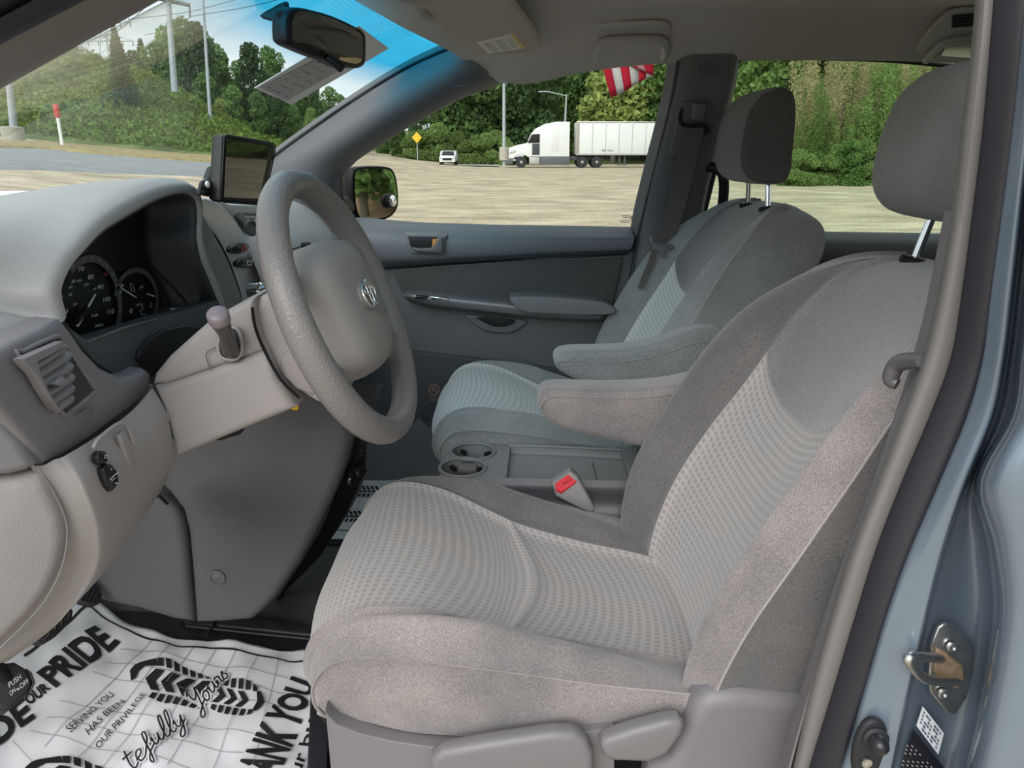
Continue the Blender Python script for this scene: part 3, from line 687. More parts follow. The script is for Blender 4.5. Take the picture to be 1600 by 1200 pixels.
# --- front passenger door
d1 = setroot('door_1', (0, 2.17, .45))
def dp(name, pp, Y, t, m, bev=.006, sm=0, par=None, seg=3): return pxslab(name, pp, (0, t, 0), m, par or d1, bev, seg, sm, Y=Y)
dp('lower_panel', [(540,425),(985,398),(965,545),(955,760),(560,760),(500,640)], 2.165, .03, M_DOORLO)
dp('kick_panel', [(540,548),(600,546),(650,549),(720,557),(800,567),(870,576),(900,590),(900,760),(520,760)], 2.150, .02, mat('door_kick', (.045,.047,.054), .7, bump=.3), .008)
up = [W(a, b, Y=2.135) for a, b in [(520,352),(560,350),(600,353),(650,356.5),(700,358),(800,360),(900,361),(990,362)]]
lo = [W(a, b, Y=2.135) for a, b in [(520,425),(560,424),(612,420),(650,417),(700,413),(800,407),(850,404),(984,397)]]
rings = []
for a, b in zip(up, lo):
    h = a.z-b.z
    rings.append([V((a.x,2.195,a.z+.004)), V((a.x,2.165,a.z+.002)), V((a.x,2.140,a.z-.008)), V((a.x,2.118,a.z-.3*h)), V((b.x,2.122,b.z+.25*h)), V((b.x,2.145,b.z+.01)), V((b.x,2.165,b.z)), V((b.x,2.195,b.z))])
loft('upper_pad', rings, M_UP, d1, True, True, 60, sm=3, smr=3)
dp('cloth_insert', [(612,423),(650,420),(700,416),(800,410),(850,407),(974,401),(966,440),(957,482),(900,478),(800,472),(700,468),(640,463),(628,458),(617,440)], 2.150, .03, M_DCLOTH, .008)
st_u = [(628,462),(650,460),(690,463),(750,469),(797,474),(860,484),(930,489),(958,490)]
st_l = [(636,472),(660,477),(700,483),(750,488),(800,494),(860,500),(930,503),(958,503)]
rings = []
for i, (a, b) in enumerate(zip(st_u, st_l)):
    p, q = W(*a, Y=2.12), W(*b, Y=2.11); w = .055 if 0 < i < 7 else .035
    rings.append([V((p.x,2.17,p.z+.004)), V((p.x,2.17-w*.7,p.z+.003)), V((p.x,2.17-w,p.z-.006)), V((q.x,2.17-w*.9,q.z+.004)), V((q.x,2.17-w*.5,q.z-.004)), V((q.x,2.17,q.z-.004))])
loft('armrest_strip', rings, mat('satin_grey_trim', (.20,.20,.205), .3, .5), d1, True, True, 60, sm=4, smr=3)
pad = [(797,468),(806,464),(850,464),(900,467),(940,472),(958,480),(962,486),(950,492),(900,492),(850,490),(822,488),(806,480)]
P = [W(a, b, Y=2.07) for a, b in pad]; slab('armrest_pad', cat(P, 4, True), (0,.095,0), mat('armrest_vinyl', (.155,.16,.165), .5, bump=.3), d1, .012, 4)
dp('pull_cup', [(728,492),(820,500),(812,514),(795,521),(770,520),(748,513)], 2.155, .02, mat('cup_ring', (.11,.115,.12), .5), .006, 3)
dp('cup_recess', [(745,495),(803,500),(797,508),(780,511),(765,508)], 2.150, .02, M_BLK, .004, 3)
sw = dp('window_switch', [(650,462),(668,463),(667,467),(648,466)], 2.105, .02, M_GLOSS, .003)
dp('switch_plate', [(672,463),(700,466),(702,469),(674,468)], 2.108, .02, M_CHR, .003)
# inner handle
hb = dp('handle_bezel', [(632,366),(640,364),(692,366),(697,372),(694,394),(688,398),(648,396),(640,391)], 2.112, .02, mat('bezel_grey', (.16,.165,.17), .45), .004, 2)
pxslab('handle_recess', [(637,369),(690,371),(691,392),(650,393),(642,388)], (0,.006,0), M_BLK, hb, .002, 2, Y=2.110)
hl = pxslab('handle_lever', [(640,386),(655,388),(672,388),(679,382),(684,371),(692,371),(692,391),(686,396),(650,394)], (0,.014,0), mat('lever_grey', (.09,.09,.095), .4), d1, .004, 3, Y=2.100)
pxslab('lock_tab', [(676,374),(684,373),(683,385),(675,386)], (0,.006,0), mat('amber_tab', (.6,.22,.05), .5), hb, .001, 2, Y=2.104)
dp('map_pocket', [(655,655),(668,668),(690,672),(700,665),(705,760),(560,760),(575,690),(640,668)], 2.10, .05, M_DOORLO, .01, 2)
# airbag warning label
wl = thing('warning_label', 'small round no-sitting-close symbol label on the dark lower door panel', 'label', tuple(W(678, 612, Y=2.149)))
pxslab('label_sheet', [(669,600),(689,600),(689,630),(669,630)], (0,.001,0), mat('label_dark', (.06,.055,.055), .5), wl, 0, Y=2.148)
pr = Print(lambda x, y: W(x, y, Y=2.1470)); c = [(678.5+7.5*math.cos(t*PI/12), 609+8.5*math.sin(t*PI/12)) for t in range(25)]; pr.line(c, 1.6); pr.line([(673,603),(684,615)], 1.6)
pr.line([(676,605),(677,611),(682,611),(682,616)], 2); pr.line([(679,603),(680,605)], 2.5); pr.line([(671,622),(687,622)], .8); pr.line([(671,625),(687,625)], .8)
pr.done('warning_print', mat('label_print', (.28,.16,.14), .6), wl)

# window frame: dark channel round the glass
fr_top = [(533,262),(552,241),(589,219),(636,189),(704,152),(742,137),(775,125),(800,119),(850,104),(900,96),(935,93),(1000,91),(1042,91),(1052,93),(1057,100)]
fr_rear = [(1057,100),(1045,160),(1025,240),(1005,310),(991,362)]
tube('window_seal', [side(a, b, .035) for a, b in fr_top+fr_rear[1:]], .006, M_SEAL, d1, 8, sm=3)
tube('belt_seal', [side(a, b, .035) for a, b in [(545,350),(600,353),(700,358),(850,360.5),(993,362)]], .005, M_SEAL, d1, 6, sm=3)
pxslab('mirror_sail', [(500,300),(531,258),(535,349),(500,352)], (0,.02,0), M_SEAL, d1, .004, pl=((0,2.15,1.16),(0,1,.29)))
pxslab('quarter_post', [(527,262),(533,258),(538,349),(531,350)], (0,.012,0), M_BLK, d1, .003, pl=((0,2.16,1.16),(0,1,.29)))
def pane(name, pp, pl, m, t=.004):
    vs = [W(a, b, pl=pl) for a, b in pp]; o = slab(name, vs, (0,t,0), m, None, 0); o['kind'] = 'structure'; return o
M_GL = glass('clear_glass', (.94,.955,.93)); 
pane('window_1', [(528,352),(1000,366),(1062,88),(930,86),(800,112),(640,182),(528,258)], PG, M_GL)
pane('window_2', [(1090,368),(1700,376),(1700,95),(1150,84)], PG, glass('rear_glass', (.86,.92,.86)))
# glass maker's mark
gm = thing('glass_mark', 'faint dark maker\'s mark etched in the rear lower corner of the passenger window', 'marking', tuple(side(980, 340, .055)))
pr = Print(lambda x, y: side(x, y, .055))
pr.line([(972,337),(983,337)], 1); pr.line([(973,340),(982,340)], 1.2); pr.line([(984,338),(987,338),(987,342),(984,342),(984,338)], 1); pr.line([(968,345),(986,345)], .8); pr.line([(970,347),(984,348)], .8)
pr.done('etching', mat('etch_grey', (.15,.14,.12), .7), gm)

# --- sliding door behind it
d2 = setroot('door_2', (1.2, 2.17, .45))
up = [W(a, b, Y=2.15) for a, b in [(1085,366),(1180,367),(1300,369),(1480,372),(1620,374),(1750,376)]]
rings = [[V((a.x,2.195,a.z+.004)), V((a.x,2.16,a.z)), V((a.x,2.13,a.z-.02)), V((a.x,2.128,a.z-.05)), V((a.x,2.15,a.z-.075)), V((a.x,2.195,a.z-.08))] for a in up]
loft('upper_pad', rings, M_UP, d2, True, True, 60, sm=3, smr=3)
pxslab('lower_panel', [(1060,398),(1750,412),(1750,760),(930,760)], (0,.03,0), mat('sliding_door_dark', (.07,.07,.078), .7, bump=.3), d2, .006, Y=2.16)
tube('window_seal', [side(a, b, .035) for a, b in [(1093,366),(1128,220),(1146,120),(1150,100),(1160,92),(1180,90),(1300,91),(1400,95),(1500,104),(1650,112)]], .006, M_SEAL, d2, 8, sm=4)

# --- far centre pillar
bp = setroot('trim_1', (.45, 2.15, 1.1))
L = [(1057,86),(1050,130),(1036,190),(1018,260),(1000,335),(990,400),(975,480),(962,560),(950,640),(940,740)]
Rr = [(1155,86),(1149,130),(1133,190),(1115,260),(1098,335),(1090,400),(1078,480),(1065,560),(1055,640),(1045,740)]
rings = []
for a, b in zip(L, Rr):
    if a[1] < 370: p, q = side(*a), side(*b)
    else: p, q = W(*a, Y=2.14), W(*b, Y=2.14)
    m1, m2 = p.lerp(q, .13), p.lerp(q, .87); e = V((0,-.022,0))
    rings.append([p+V((0,.05,0)), p+V((0,.01,0)), m1+e, p.lerp(q,.5)+e*1.15, m2+e, q+V((0,.01,0)), q+V((0,.05,0))])
loft('pillar_cover', rings, M_PIL, bp, True, True, 60, sm=3, smr=3)
tube('door_seal', [side(a+5, b, -.004) for a, b in [(1057,95),(1045,160),(1028,230),(1003,330)]]+[W(993,400,Y=2.14), W(968,545,Y=2.13), W(955,640,Y=2.13)], .008, M_SEAL, bp, 8, sm=4)
def badge(par, c, rx, ry, off, rot=0):
    f = lambda x, y: side(x, y, off); pts = [(c[0]+rx*math.cos(t)*math.cos(rot)-ry*math.sin(t)*math.sin(rot), c[1]+rx*math.cos(t)*math.sin(rot)+ry*math.sin(t)*math.cos(rot)) for t in np.linspace(0, 2*PI, 25)[:-1]]
    tube('badge_ring', [f(*p) for p in pts], .0012, M_PIL, par, 6, True)
    pr = Print(lambda x, y: side(x, y, off-.001)); pr.text('SRS', [(c[0]-rx*.35,c[1]-1),(c[0]+rx*.35,c[1]-1),(c[0]+rx*.35,c[1]-ry*.6),(c[0]-rx*.35,c[1]-ry*.6)]); pr.text('AIRBAG', [(c[0]-rx*.6,c[1]+ry*.55),(c[0]+rx*.6,c[1]+ry*.55),(c[0]+rx*.6,c[1]+ry*.1),(c[0]-rx*.6,c[1]+ry*.1)])
    pr.done('badge_print', mat('badge_grey', (.08,.08,.085), .5), par)
badge(bp, (1108,107), 15, 9, -.028)
pxslab('belt_escutcheon', [(1066,160),(1104,158),(1114,166),(1116,185),(1098,246),(1090,251),(1052,247),(1046,238),(1056,196)], (0,.03,0), mat('escutcheon', (.11,.11,.115), .55), bp, .006, 3, 2, pl=((0,2.105,1.16),(0,1,.29)))
pxslab('height_adjuster', [(1084,162),(1100,161),(1104,164),(1103,184),(1097,190),(1083,188),(1080,184)], (0,.04,0), mat('adjuster', (.13,.13,.135), .5), bp, .006, 3, 1, pl=((0,2.085,1.16),(0,1,.29)))
# seat belt of the passenger
M_WEB = mat('belt_webbing', (.115,.10,.095), .85, bump=.6, bscale=1200)
sb = thing('seat_belt', 'brown grey seat belt hanging down the dark far centre pillar', 'seat belt', tuple(side(1080, 200, -.06)))
tube('guide_loop', [side(a, b, -.055) for a, b in [(1065,170),(1062,182),(1066,194),(1080,197),(1098,196),(1105,199),(1106,206),(1100,209)]], .0055, M_BLK, sb, 8, sm=4)
def ribbon(name, a, b, m, par, t=.0025):
    """flat strap between two rows of points"""
    A, B = cat(a, 4), cat(b, 4); n = len(A); nv = []
    for i in range(n):
        tg = (A[min(i+1, n-1)]-A[max(i-1, 0)]); nn = tg.cross(B[i]-A[i]).normalized(); nv.append(nn)
    vs = A+B+[p+nv[i]*t for i, p in enumerate(A)]+[p+nv[i]*t for i, p in enumerate(B)]; fs = []
    for i in range(n-1):
        fs += [(i,i+1,n+i+1,n+i), (2*n+i,3*n+i,3*n+i+1,2*n+i+1), (i,2*n+i,2*n+i+1,i+1), (n+i,n+i+1,3*n+i+1,3*n+i)]
    fs += [(0,n,3*n,2*n), (n-1,3*n-1,4*n-1,2*n-1)]
    return mk(name, vs, fs, m, par, 40, True)
ribbon('webbing', [side(a, b, o) for a, b, o in [(1068,196,-.055),(1062,230,-.06),(1045,305,-.07),(1027,380,-.09)]], [side(a, b, o) for a, b, o in [(1099,200,-.055),(1092,235,-.06),(1075,305,-.07),(1052,383,-.09)]], M_WEB, sb)
ribbon('lower_webbing', [W(a, b, Y=2.03) for a, b in [(1018,388),(1012,410),(1003,430),(996,450)]], [W(a, b, Y=2.03) for a, b in [(1029,390),(1022,411),(1012,432),(1004,452)]], M_WEB, sb)
pxslab('belt_tongue', [(1015,368),(1020,369),(1021,378),(1050,382),(1054,386),(1052,390),(1042,392),(1040,402),(1032,402),(1031,390),(1018,386)], (0,.006,0), mat('tongue_grey', (.2,.2,.21), .35, .5), sb, .002, 3, 0, Y=2.02)
ag = thing('assist_grip', 'curved black grip handle on the rear edge of the far centre pillar', 'handle', tuple(side(1105, 265, 0)))
tube('grip_bar', [side(a, b, o) for a, b, o in [(1100,264,0),(1112,261,-.02),(1126,268,-.035),(1131,285,-.04),(1129,320,-.03),(1122,350,0)]], .0135, M_BLK, ag, 12, sm=5)

# --- far windshield pillar
ap = setroot('trim_2', (-.4, 2.1, 1.3))
E1 = [(352,312),(398,276),(430,245),(499,195),(569,148),(636,108),(680,87),(703,78)]
E2 = [(490,400),(505,330),(533,262),(589,221),(636,191),(704,153),(745,137),(778,124)]
rings = []
for i, (a, b) in enumerate(zip(E1, E2)):
    p = W(*a, Y=2.13-.015*i); q = side(*b, .01); m1 = p.lerp(q, .33)+V((0,-.04,.0)); m2 = p.lerp(q, .72)+V((0,-.042,0))
    rings.append([p+V((0,.05,.02)), p, m1, m2, q, q+V((0,.05,0))])
loft('pillar_cover', rings, M_PIL, ap, True, True, 60, sm=4, smr=4)
badge(ap, (714,124), 16, 10, -.045, .25)
tube('glass_edge_seal', [W(a, b, Y=2.13-.015*i) + V((0,.0,.004)) for i, (a, b) in enumerate(E1)], .004, M_BLK, ap, 6, sm=4)

# --- windshield
def wsp(a, b):
    """a 0 near .. 1 far, b 0 base .. 1 header"""
    base = Net([[(-1.02,.70,1.13),(-1.22,1.0,1.10),(-1.28,1.46,1.09),(-1.22,1.92,1.10),(-1.02,2.22,1.13)],
                [(-.62,.76,1.365),(-.78,1.05,1.39),(-.84,1.46,1.40),(-.78,1.88,1.39),(-.62,2.14,1.365)],
                [(-.11,.87,1.630),(-.185,1.05,1.640),(-.268,1.46,1.668),(-.185,1.87,1.640),(-.11,2.05,1.630)]]) if not hasattr(wsp, 'n') else wsp.n
    wsp.n = base; return base(b, a)
vs = []; uv = []; N1, N2 = 24, 20
for i in range(N2+1):
    for j in range(N1+1): vs.append(wsp(j/N1, i/N2)); uv.append((j/N1, i/N2))
fs = [(i*(N1+1)+j, i*(N1+1)+j+1, (i+1)*(N1+1)+j+1, (i+1)*(N1+1)+j) for i in range(N2) for j in range(N1)]
me = bpy.data.meshes.new('windshield'); me.from_pydata([tuple(v) for v in vs], [], fs); ul = me.uv_layers.new(name='UVMap')
for l in me.loops: ul.data[l.index].uv = uv[l.vertex_index]
ws = link('window_3', me, glass('windshield_glass', (.93,.97,.95), band=(.76, .84, (.05,.50,.78))), None, 0); ws['kind'] = 'structure'

bm = bmesh.new()
for i in range(70):
    for j in range(11):
        a, b = .30+.0062*i, .885+.0088*j; p = wsp(a, b); e = .0007+.00012*j; ux = (wsp(a+.01, b)-p).normalized(); uy = (wsp(a, b-.01)-p).normalized(); q = p+V((.003,0,-.006))
        bm.faces.new([bm.verts.new(q+ux*x*e+uy*y*e) for x, y in ((1,0),(0,1),(-1,0),(0,-1))])
o = mkbm('dot_matrix', bm, M_BLK, ws); o['kind'] = 'stuff'

# --- headliner
zt = lambda x: float(np.interp(x, [-.13,0,.12,.25,.41,.8,1.5,3], [1.492,1.535,1.565,1.583,1.594,1.60,1.585,1.55]))
def ypl(z): return 2.14-.29*(z-1.16)
rows = []
for x, fx, dz in [(-.10,-.31,-.022),(-.05,-.20,-.012),(.05,-.06,.004),(.2,.12,.01),(.41,.41,.012),(.8,.8,.014),(1.4,1.4,.01),(3,3,-.02)]:
    z0 = zt(x); y0 = ypl(z0); xm = x+(fx-x)*.75; zc = 1.665+dz
    half = [(x, y0+.01, z0-.012), (x, y0-.02, z0), (x+(fx-x)*.15, y0-.075, z0+.028), (x+(fx-x)*.45, y0-.17, (z0+.06)*.45+zc*.55), (xm, 1.74, zc-.006), (fx, 1.46, zc)]
    if x == -.10: half = [(-.030, y0-.005, 1.534), (-.055, y0-.035, 1.552), (-.105, 1.995, 1.580), (-.165, 1.93, 1.607), (-.25, 1.74, 1.632), (-.305, 1.46, 1.645)]
    if x == -.05: half = [(-.01, ypl(1.532)-.02, 1.534), (-.02, 2.01, 1.556), (-.05, 1.965, 1.590), (-.09, 1.90, 1.618), (-.17, 1.74, 1.642), (-.20, 1.46, 1.653)]
    near = [(p[0], 2.92-p[1], p[2]) for p in half[::-1][1:]]
    rows.append(half+near)
H = Net(rows)
hd = patch('ceiling', H, lambda a, b: (a, b), 60, 60, M_HEAD, None, 0, edges=(0,0,0,0), sgn=-1, ang=0); hd['kind'] = 'structure'
rows2 = [[(p[0], p[1], p[2]+.05) for p in r] for r in rows]
rf = patch('roof_panel', Net(rows2), lambda a, b: (a, b), 24, 30, M_BODY, None, 0, edges=(0,0,0,0), ang=0); rf['kind'] = 'structure'
PH = ((0, 1.985, 1.612), (0, .31, .95))
PH2 = ((0, 1.975, 1.608), (0, .31, .95))

# sun visor
sv = thing('sun_visor', 'beige cloth sun visor folded up above the passenger windshield', 'sun visor', tuple(W(740, 40, Z=1.6)))
PV = ((-.05, 1.7, 1.600), (-.16, .10, 1))
vb = [(640,2),(652,22),(672,34),(690,50),(722,76),(745,86),(772,87),(812,84),(832,80),(842,72),(841,58),(822,30),(798,0),(786,-18),(640,-18)]
pxslab('visor_body', vb, (0,0,.015), mat('visor_cloth', (.45,.40,.355), .9, bump=.4, bscale=700), sv, .008, 4, 3, pl=PV)
pxslab('visor_arm', [(612,0),(640,8),(690,4),(720,-6),(720,-20),(600,-20)], (0,0,.02), mat('visor_clip', (.30,.275,.26), .6), sv, .006, 3, 1, pl=((-.05,1.7,1.598),(-.16,.10,1)))
pxslab('pivot_clip', [(655,22),(662,20),(672,25),(676,33),(668,35),(658,30)], (0,0,.012), mat('visor_clip', (.40,.36,.33), .6), sv, .003, 3, 1, pl=((-.05,1.7,1.594),(-.16,.10,1)))
PV2 = ((-.05, 1.7, 1.5988), (-.16, .10, 1))
pxslab('label', [(745,67),(803,53),(821,75),(764,84)], (0,0,.0012), mat('label_paper', (.72,.69,.63), .7), sv, 0, pl=PV2)
lb = Print(lambda x, y: W(x, y, pl=((-.05,1.7,1.5984),(-.16,.10,1))))
for k in range(7):
    for c0, c1 in ((.10,.34),(.40,.64),(.68,.86)):
        f = quadmap([(764,84),(821,75),(803,53),(745,67)]); y = .14+.11*k; e = c1-(.05 if (k*7+int(c0*10)) % 3 == 0 else 0)
        lb.line([f(c0+.02, y), f(e, y)], .8)
lb.done('label_lines', mat('grey_ink', (.22,.21,.2), .7), sv)
yl = Print(lambda x, y: W(x, y, pl=((-.05,1.7,1.5984),(-.16,.10,1)))); f = quadmap([(764,84),(821,75),(803,53),(745,67)]); yl.poly([f(.90,.05), f(.99,.05), f(.99,.95), f(.90,.95)]); yl.done('label_band', mat('yellow_ink', (.6,.45,.12), .7), sv)

# grab handle
gh = thing('grab_handle', 'grey fold-down grab handle above the front passenger window', 'handle', tuple(W(983, 65, pl=PH)))
pxslab('base_plate', [(918,92),(915,84),(922,50),(930,43),(960,40),(1020,38),(1042,40),(1049,48),(1050,84),(1044,90),(1030,92)], (0,-.0,.012), mat('handle_base', (.44,.42,.40), .6), gh, .006, 3, 1, pl=((0,1.985,1.604),(0,.31,.95)))
gp = [W(a, b, pl=PH) + V((0,-.012,-.016)) for a, b in [(930,86),(931,74),(936,60),(948,54),(990,51),(1022,51),(1036,56),(1039,68),(1036,80)]]
tube('grip', gp, [.009,.010,.011,.011,.010,.010,.011,.011,.009], mat('handle_grip', (.40,.385,.37), .55), gh, 12, sm=4)
# rear handle and lamp above the sliding door
dl = thing('dome_lamp', 'grey ceiling panel with clear lamp lens and small vent grille above the sliding door', 'lamp', tuple(W(1490, 60, pl=PH)))
pxslab('lamp_base', [(1427,86),(1430,78),(1450,50),(1478,24),(1500,18),(1560,16),(1560,100),(1480,96),(1435,92)], (0,0,.012), mat('handle_base'), dl, .006, 3, 1, pl=((0,1.985,1.602),(0,.31,.95)))
tube('grip', [W(a, b, pl=PH)+V((0,-.012,-.014)) for a, b in [(1444,86),(1452,76),(1466,62),(1478,56),(1500,52),(1540,50)]], .009, mat('handle_grip'), dl, 10, sm=4)
pxslab('lamp_lens', [(1470,88),(1482,66),(1530,62),(1530,92)], (0,0,.01), mat('lens', (.5,.49,.47), .15, coat=.8), dl, .003, 3, 0, pl=((0,1.985,1.592),(0,.31,.95)))
for k in range(4): pxslab('grille_slat', [(1486-k*0,44-5*k),(1530,41-5*k),(1530,38.5-5*k),(1488,41.5-5*k)], (0,0,.004), M_BLK, dl, .0008, 1, 0, pl=((0,1.985,1.596),(0,.31,.95)))

# --- rear view mirror
PM = (V((-.313,1.385,1.541)), V((.95,-.30,-.06)).normalized())
rm = thing('rearview_mirror', 'black framed rearview mirror hanging on the windshield', 'mirror', (-.33,1.46,1.55))
mo = [(449,60),(449,30),(453,17),(462,12),(480,13),(520,24),(555,40),(570,50),(573,62),(573,92),(570,103),(560,107),(545,104),(500,90),(466,76),(454,70)]
pts = cat([W(a, b, pl=PM) for a, b in mo], 3, True); slab('housing', [p for p in pts], -PM[1]*.03, M_BLK, rm, .007, 4)
mi = [(457,58),(457,34),(461,22),(468,17),(484,18),(520,29),(552,44),(564,53),(567,62),(567,88),(564,97),(556,100),(542,97),(500,84),(470,71),(460,66)]
slab('mirror_glass', [W(a, b, pl=(PM[0]+PM[1]*.0008, PM[1])) for a, b in mi], -PM[1]*.003, mat('mirror_silver', (.42,.42,.40), .02, 1), rm, 0)
tube('day_night_lever', [W(511,90,pl=PM), W(514,97,pl=PM)+PM[1]*.01, W(521,106,pl=PM)+PM[1]*.015], [.007,.006,.008], M_BLK, rm, 10)
tube('ball_arm', [W(449,24,pl=PM)-PM[1]*.012, W(440,22,D=1.27)], .006, M_BLK, rm, 10)
bm = bmesh.new(); a = W(441,20,D=1.33); 
for k, (px, py) in enumerate([(441,13),(447,4),(425,12),(404,25),(420,33),(440,31)]): pass
P = [W(x, y, D=1.27) for x, y in [(404,25),(425,12),(440,4),(448,6),(448,28),(438,33),(420,33)]]; bm.free()
slab('mount_bracket', cat(P, 2, True), (0,.02,.005), M_BLK, rm, .007, 3)

# --- paper tag held against the windshield
tg = thing('paper_tag', 'printed white paper tag hanging against the windshield behind the rearview mirror', 'paper', tuple(W(500, 100, D=1.5)))
tc_ = [(397,137),(455,163),(607,75),(560,40)]
TP = (W(500, 100, D=1.44), V((.45,-.10,-.80)).normalized())
slab('sheet', [W(a, b, pl=TP) for a, b in tc_], TP[1]*.0012, mat('paper', (.82,.82,.82), .8), tg, 0)
TPp = (TP[0]+TP[1]*.0024, TP[1]); slab('grey_panel', [W(a, b, pl=TPp) for a, b in [(407,137),(449,157),(548,99),(512,84)]], TP[1]*.0004, mat('tag_grey', (.52,.50,.50), .8), tg, 0)
tp = Print(lambda x, y: W(x, y, pl=(TP[0]+TP[1]*.0036, TP[1]))); f = quadmap([(412,137),(448,155),(540,100),(508,88)])
for r in range(5):
    for c in range(7):
        u0 = .08+.19*r; v0 = .04+.135*c
        if (r*5+c*3) % 4 == 3: continue
        tp.line([f(u0, v0), f(u0+.10+.03*((r+c) % 3), v0)], .9)
tp.line([(430,152),(446,160)], 1.2); tp.line([f(0,.88), f(1,.88)], 4); tp.done('tag_print', mat('dark_ink', (.1,.1,.11), .8), tg)

# --- outside mirror
OMn = V((.866,-.50,.050)).normalized(); OMp = W(586, 302, Y=2.42); PO = (OMp, OMn)
om = thing('side_mirror', 'black door mirror outside the passenger window, showing the bank', 'mirror', tuple(OMp))
oo = [(553,300),(553,275),(557,266),(570,263),(600,263),(612,268),(618,285),(620,310),(618,325),(608,337),(590,343),(570,344),(560,338),(555,322)]
op = cat([W(a, b, pl=PO) for a, b in oo], 3, True); cx = sum(op, V((0,0,0)))/len(op)
big = [cx+(p-cx)*1.06 for p in op]; back = [cx+(p-cx)*.8-OMn*.10 for p in op]
loft('housing', [[cx+(p-cx)*1.0-OMn*.004 for p in op], big, [cx+(p-cx)*1.08-OMn*.03 for p in op], back], M_BLK, om, True, True, 50, sm=3)
slab('mirror_glass', [cx+(p-cx)*.97+OMn*.002 for p in op], -OMn*.003, mat('mirror_bright', (.85,.87,.87), .02, 1), om, 0)
tube('arm', [W(548,330,Y=2.38), W(530,318,Y=2.30), W(520,315,Y=2.22)], [.03,.035,.03], M_BLK, om, 12)
bs = thing('blind_spot_mirror', 'small round convex mirror stuck on the lower right of the door mirror', 'mirror', tuple(W(607, 316, pl=PO)))
c = W(607, 314, pl=PO); lathe('rim', [(.020,-.002),(.0225,.0),(.0225,.012),(.019,.014)], axis(c+OMn*.004, OMn), M_BLK, bs, 24)
lathe('convex_glass', [(.0195,.012),(.016,.0165),(.010,.0190),(.0005,.0200)], axis(c+OMn*.004, OMn), mat('mirror_bright'), bs, 24, 80)

# --- flag clipped to the top of the window
fg = thing('flag', 'small folded red and white striped flag clipped on top of the passenger window', 'flag', tuple(side(985, 95, .10)))
MR = mat('flag_red', (.75,.02,.06), .7); MWf = mat('flag_white', (.85,.83,.84), .7)
def fp(x, y, o=0): return side(x, y, .12+o+.006*math.sin(x*.12))
def stripe(name, a, b, c, d, m, o=0):
    n = 6; vs = []
    for i in range(n+1):
        t = i/n; vs += [fp(a[0]+(d[0]-a[0])*t, a[1]+(d[1]-a[1])*t, o), fp(b[0]+(c[0]-b[0])*t, b[1]+(c[1]-b[1])*t, o)]
    ob = mk(name, vs, [(2*i, 2*i+1, 2*i+3, 2*i+2) for i in range(n)], m, fg, 0); thicken(ob, .001)
tops = [(937,88),(951,88),(966,88),(981,88),(997,88),(1012,88),(1022,88)]
bots = [(954,152.5),(965,149),(976,143),(987,136),(998,129),(1009,123),(1021,118)]
for k in range(6): stripe('stripe', tops[k], tops[k+1], bots[k+1], bots[k], MR if k % 2 == 0 else MWf)
f1 = [(966,88),(975,99),(998,111),(1020,118),(1021,96),(1021,88)]
stripe('folded_corner', (968,88), (984,88), (998,108), (976,99), MR, -.006); stripe('folded_corner', (984,88), (1000,88), (1010,113), (998,108), mat('flag_pink', (.8,.42,.46), .7), -.006); stripe('folded_corner', (1000,88), (1022,88), (1021,118), (1010,113), MR, -.006)
tube('clip_rod', [side(1018,92,.06), side(1040,93,.14)], .006, mat('clip_white', (.75,.74,.72), .5), fg, 8)
# ================================================================== DASHBOARD
ds = thing('dashboard', 'light grey and taupe car dashboard with hooded gauges', 'dashboard', (-.7, 1.4, .85))
XL = -.53
lip = [(-40,566),(22,532),(70,510),(98,497),(92,457),(105,422),(125,397),(160,362),(200,337),(237,316),(270,304),(292,304),(304,315),(307,340),(306,370),(313,407),(327,440),(343,480)]
Lp = [W(a, b, X=XL) for a, b in lip]
cen = V((XL, 1.085, 1.15))
def grow(p, s, dx, k): 
    d = p-cen; d.x = 0; n = d.normalized(); q = p + n*s*k; q.x = XL+dx; return q
ks = [0.2,.35,.5,.8,1,1,1,1,1,1,1,1,1,1,1,1,1,1]
r0 = Lp
r1 = [grow(p, .008, .007, k) for p, k in zip(Lp, ks)]
r2 = [grow(p, .024, .000, k) for p, k in zip(Lp, ks)]
r3 = [grow(p, .032, -.035, k)+V((0,0,.03*(1-k))) for p, k in zip(Lp, ks)]
Y4 = [.735,.755,.785,.82,.80,.83,.87,.92,.99,1.07,1.16,1.25,1.31,1.36,1.39,1.41,1.42,1.43]
Z4 = [1.185,1.20,1.222,1.235,1.262,1.275,1.284,1.293,1.305,1.315,1.320,1.308,1.29,1.25,1.21,1.17,1.14,1.11]
Y4[3] = .80; Y4[4] = .815; Y4[5] = .84
r4 = [V((-.68, y, z)) for y, z in zip(Y4, Z4)]
r5 = [V((-.86, .72+.72*k/17, 1.17+.110*math.sin(PI*min(1, k/10)*.5))) for k in range(18)]
r6 = [V((-1.05, .72+.72*k/17, 1.12+.05*math.sin(PI*k/17))) for k in range(18)]
HN = Net([r0, r1, r2, r3, r4, r5, r6])
o = patch('top_pad', HN, lambda a, b: (a**1.4, b), 60, 90, M_UPL, ds, 0, edges=(0,0,0,0), ang=0); thicken(o, .004, 1)
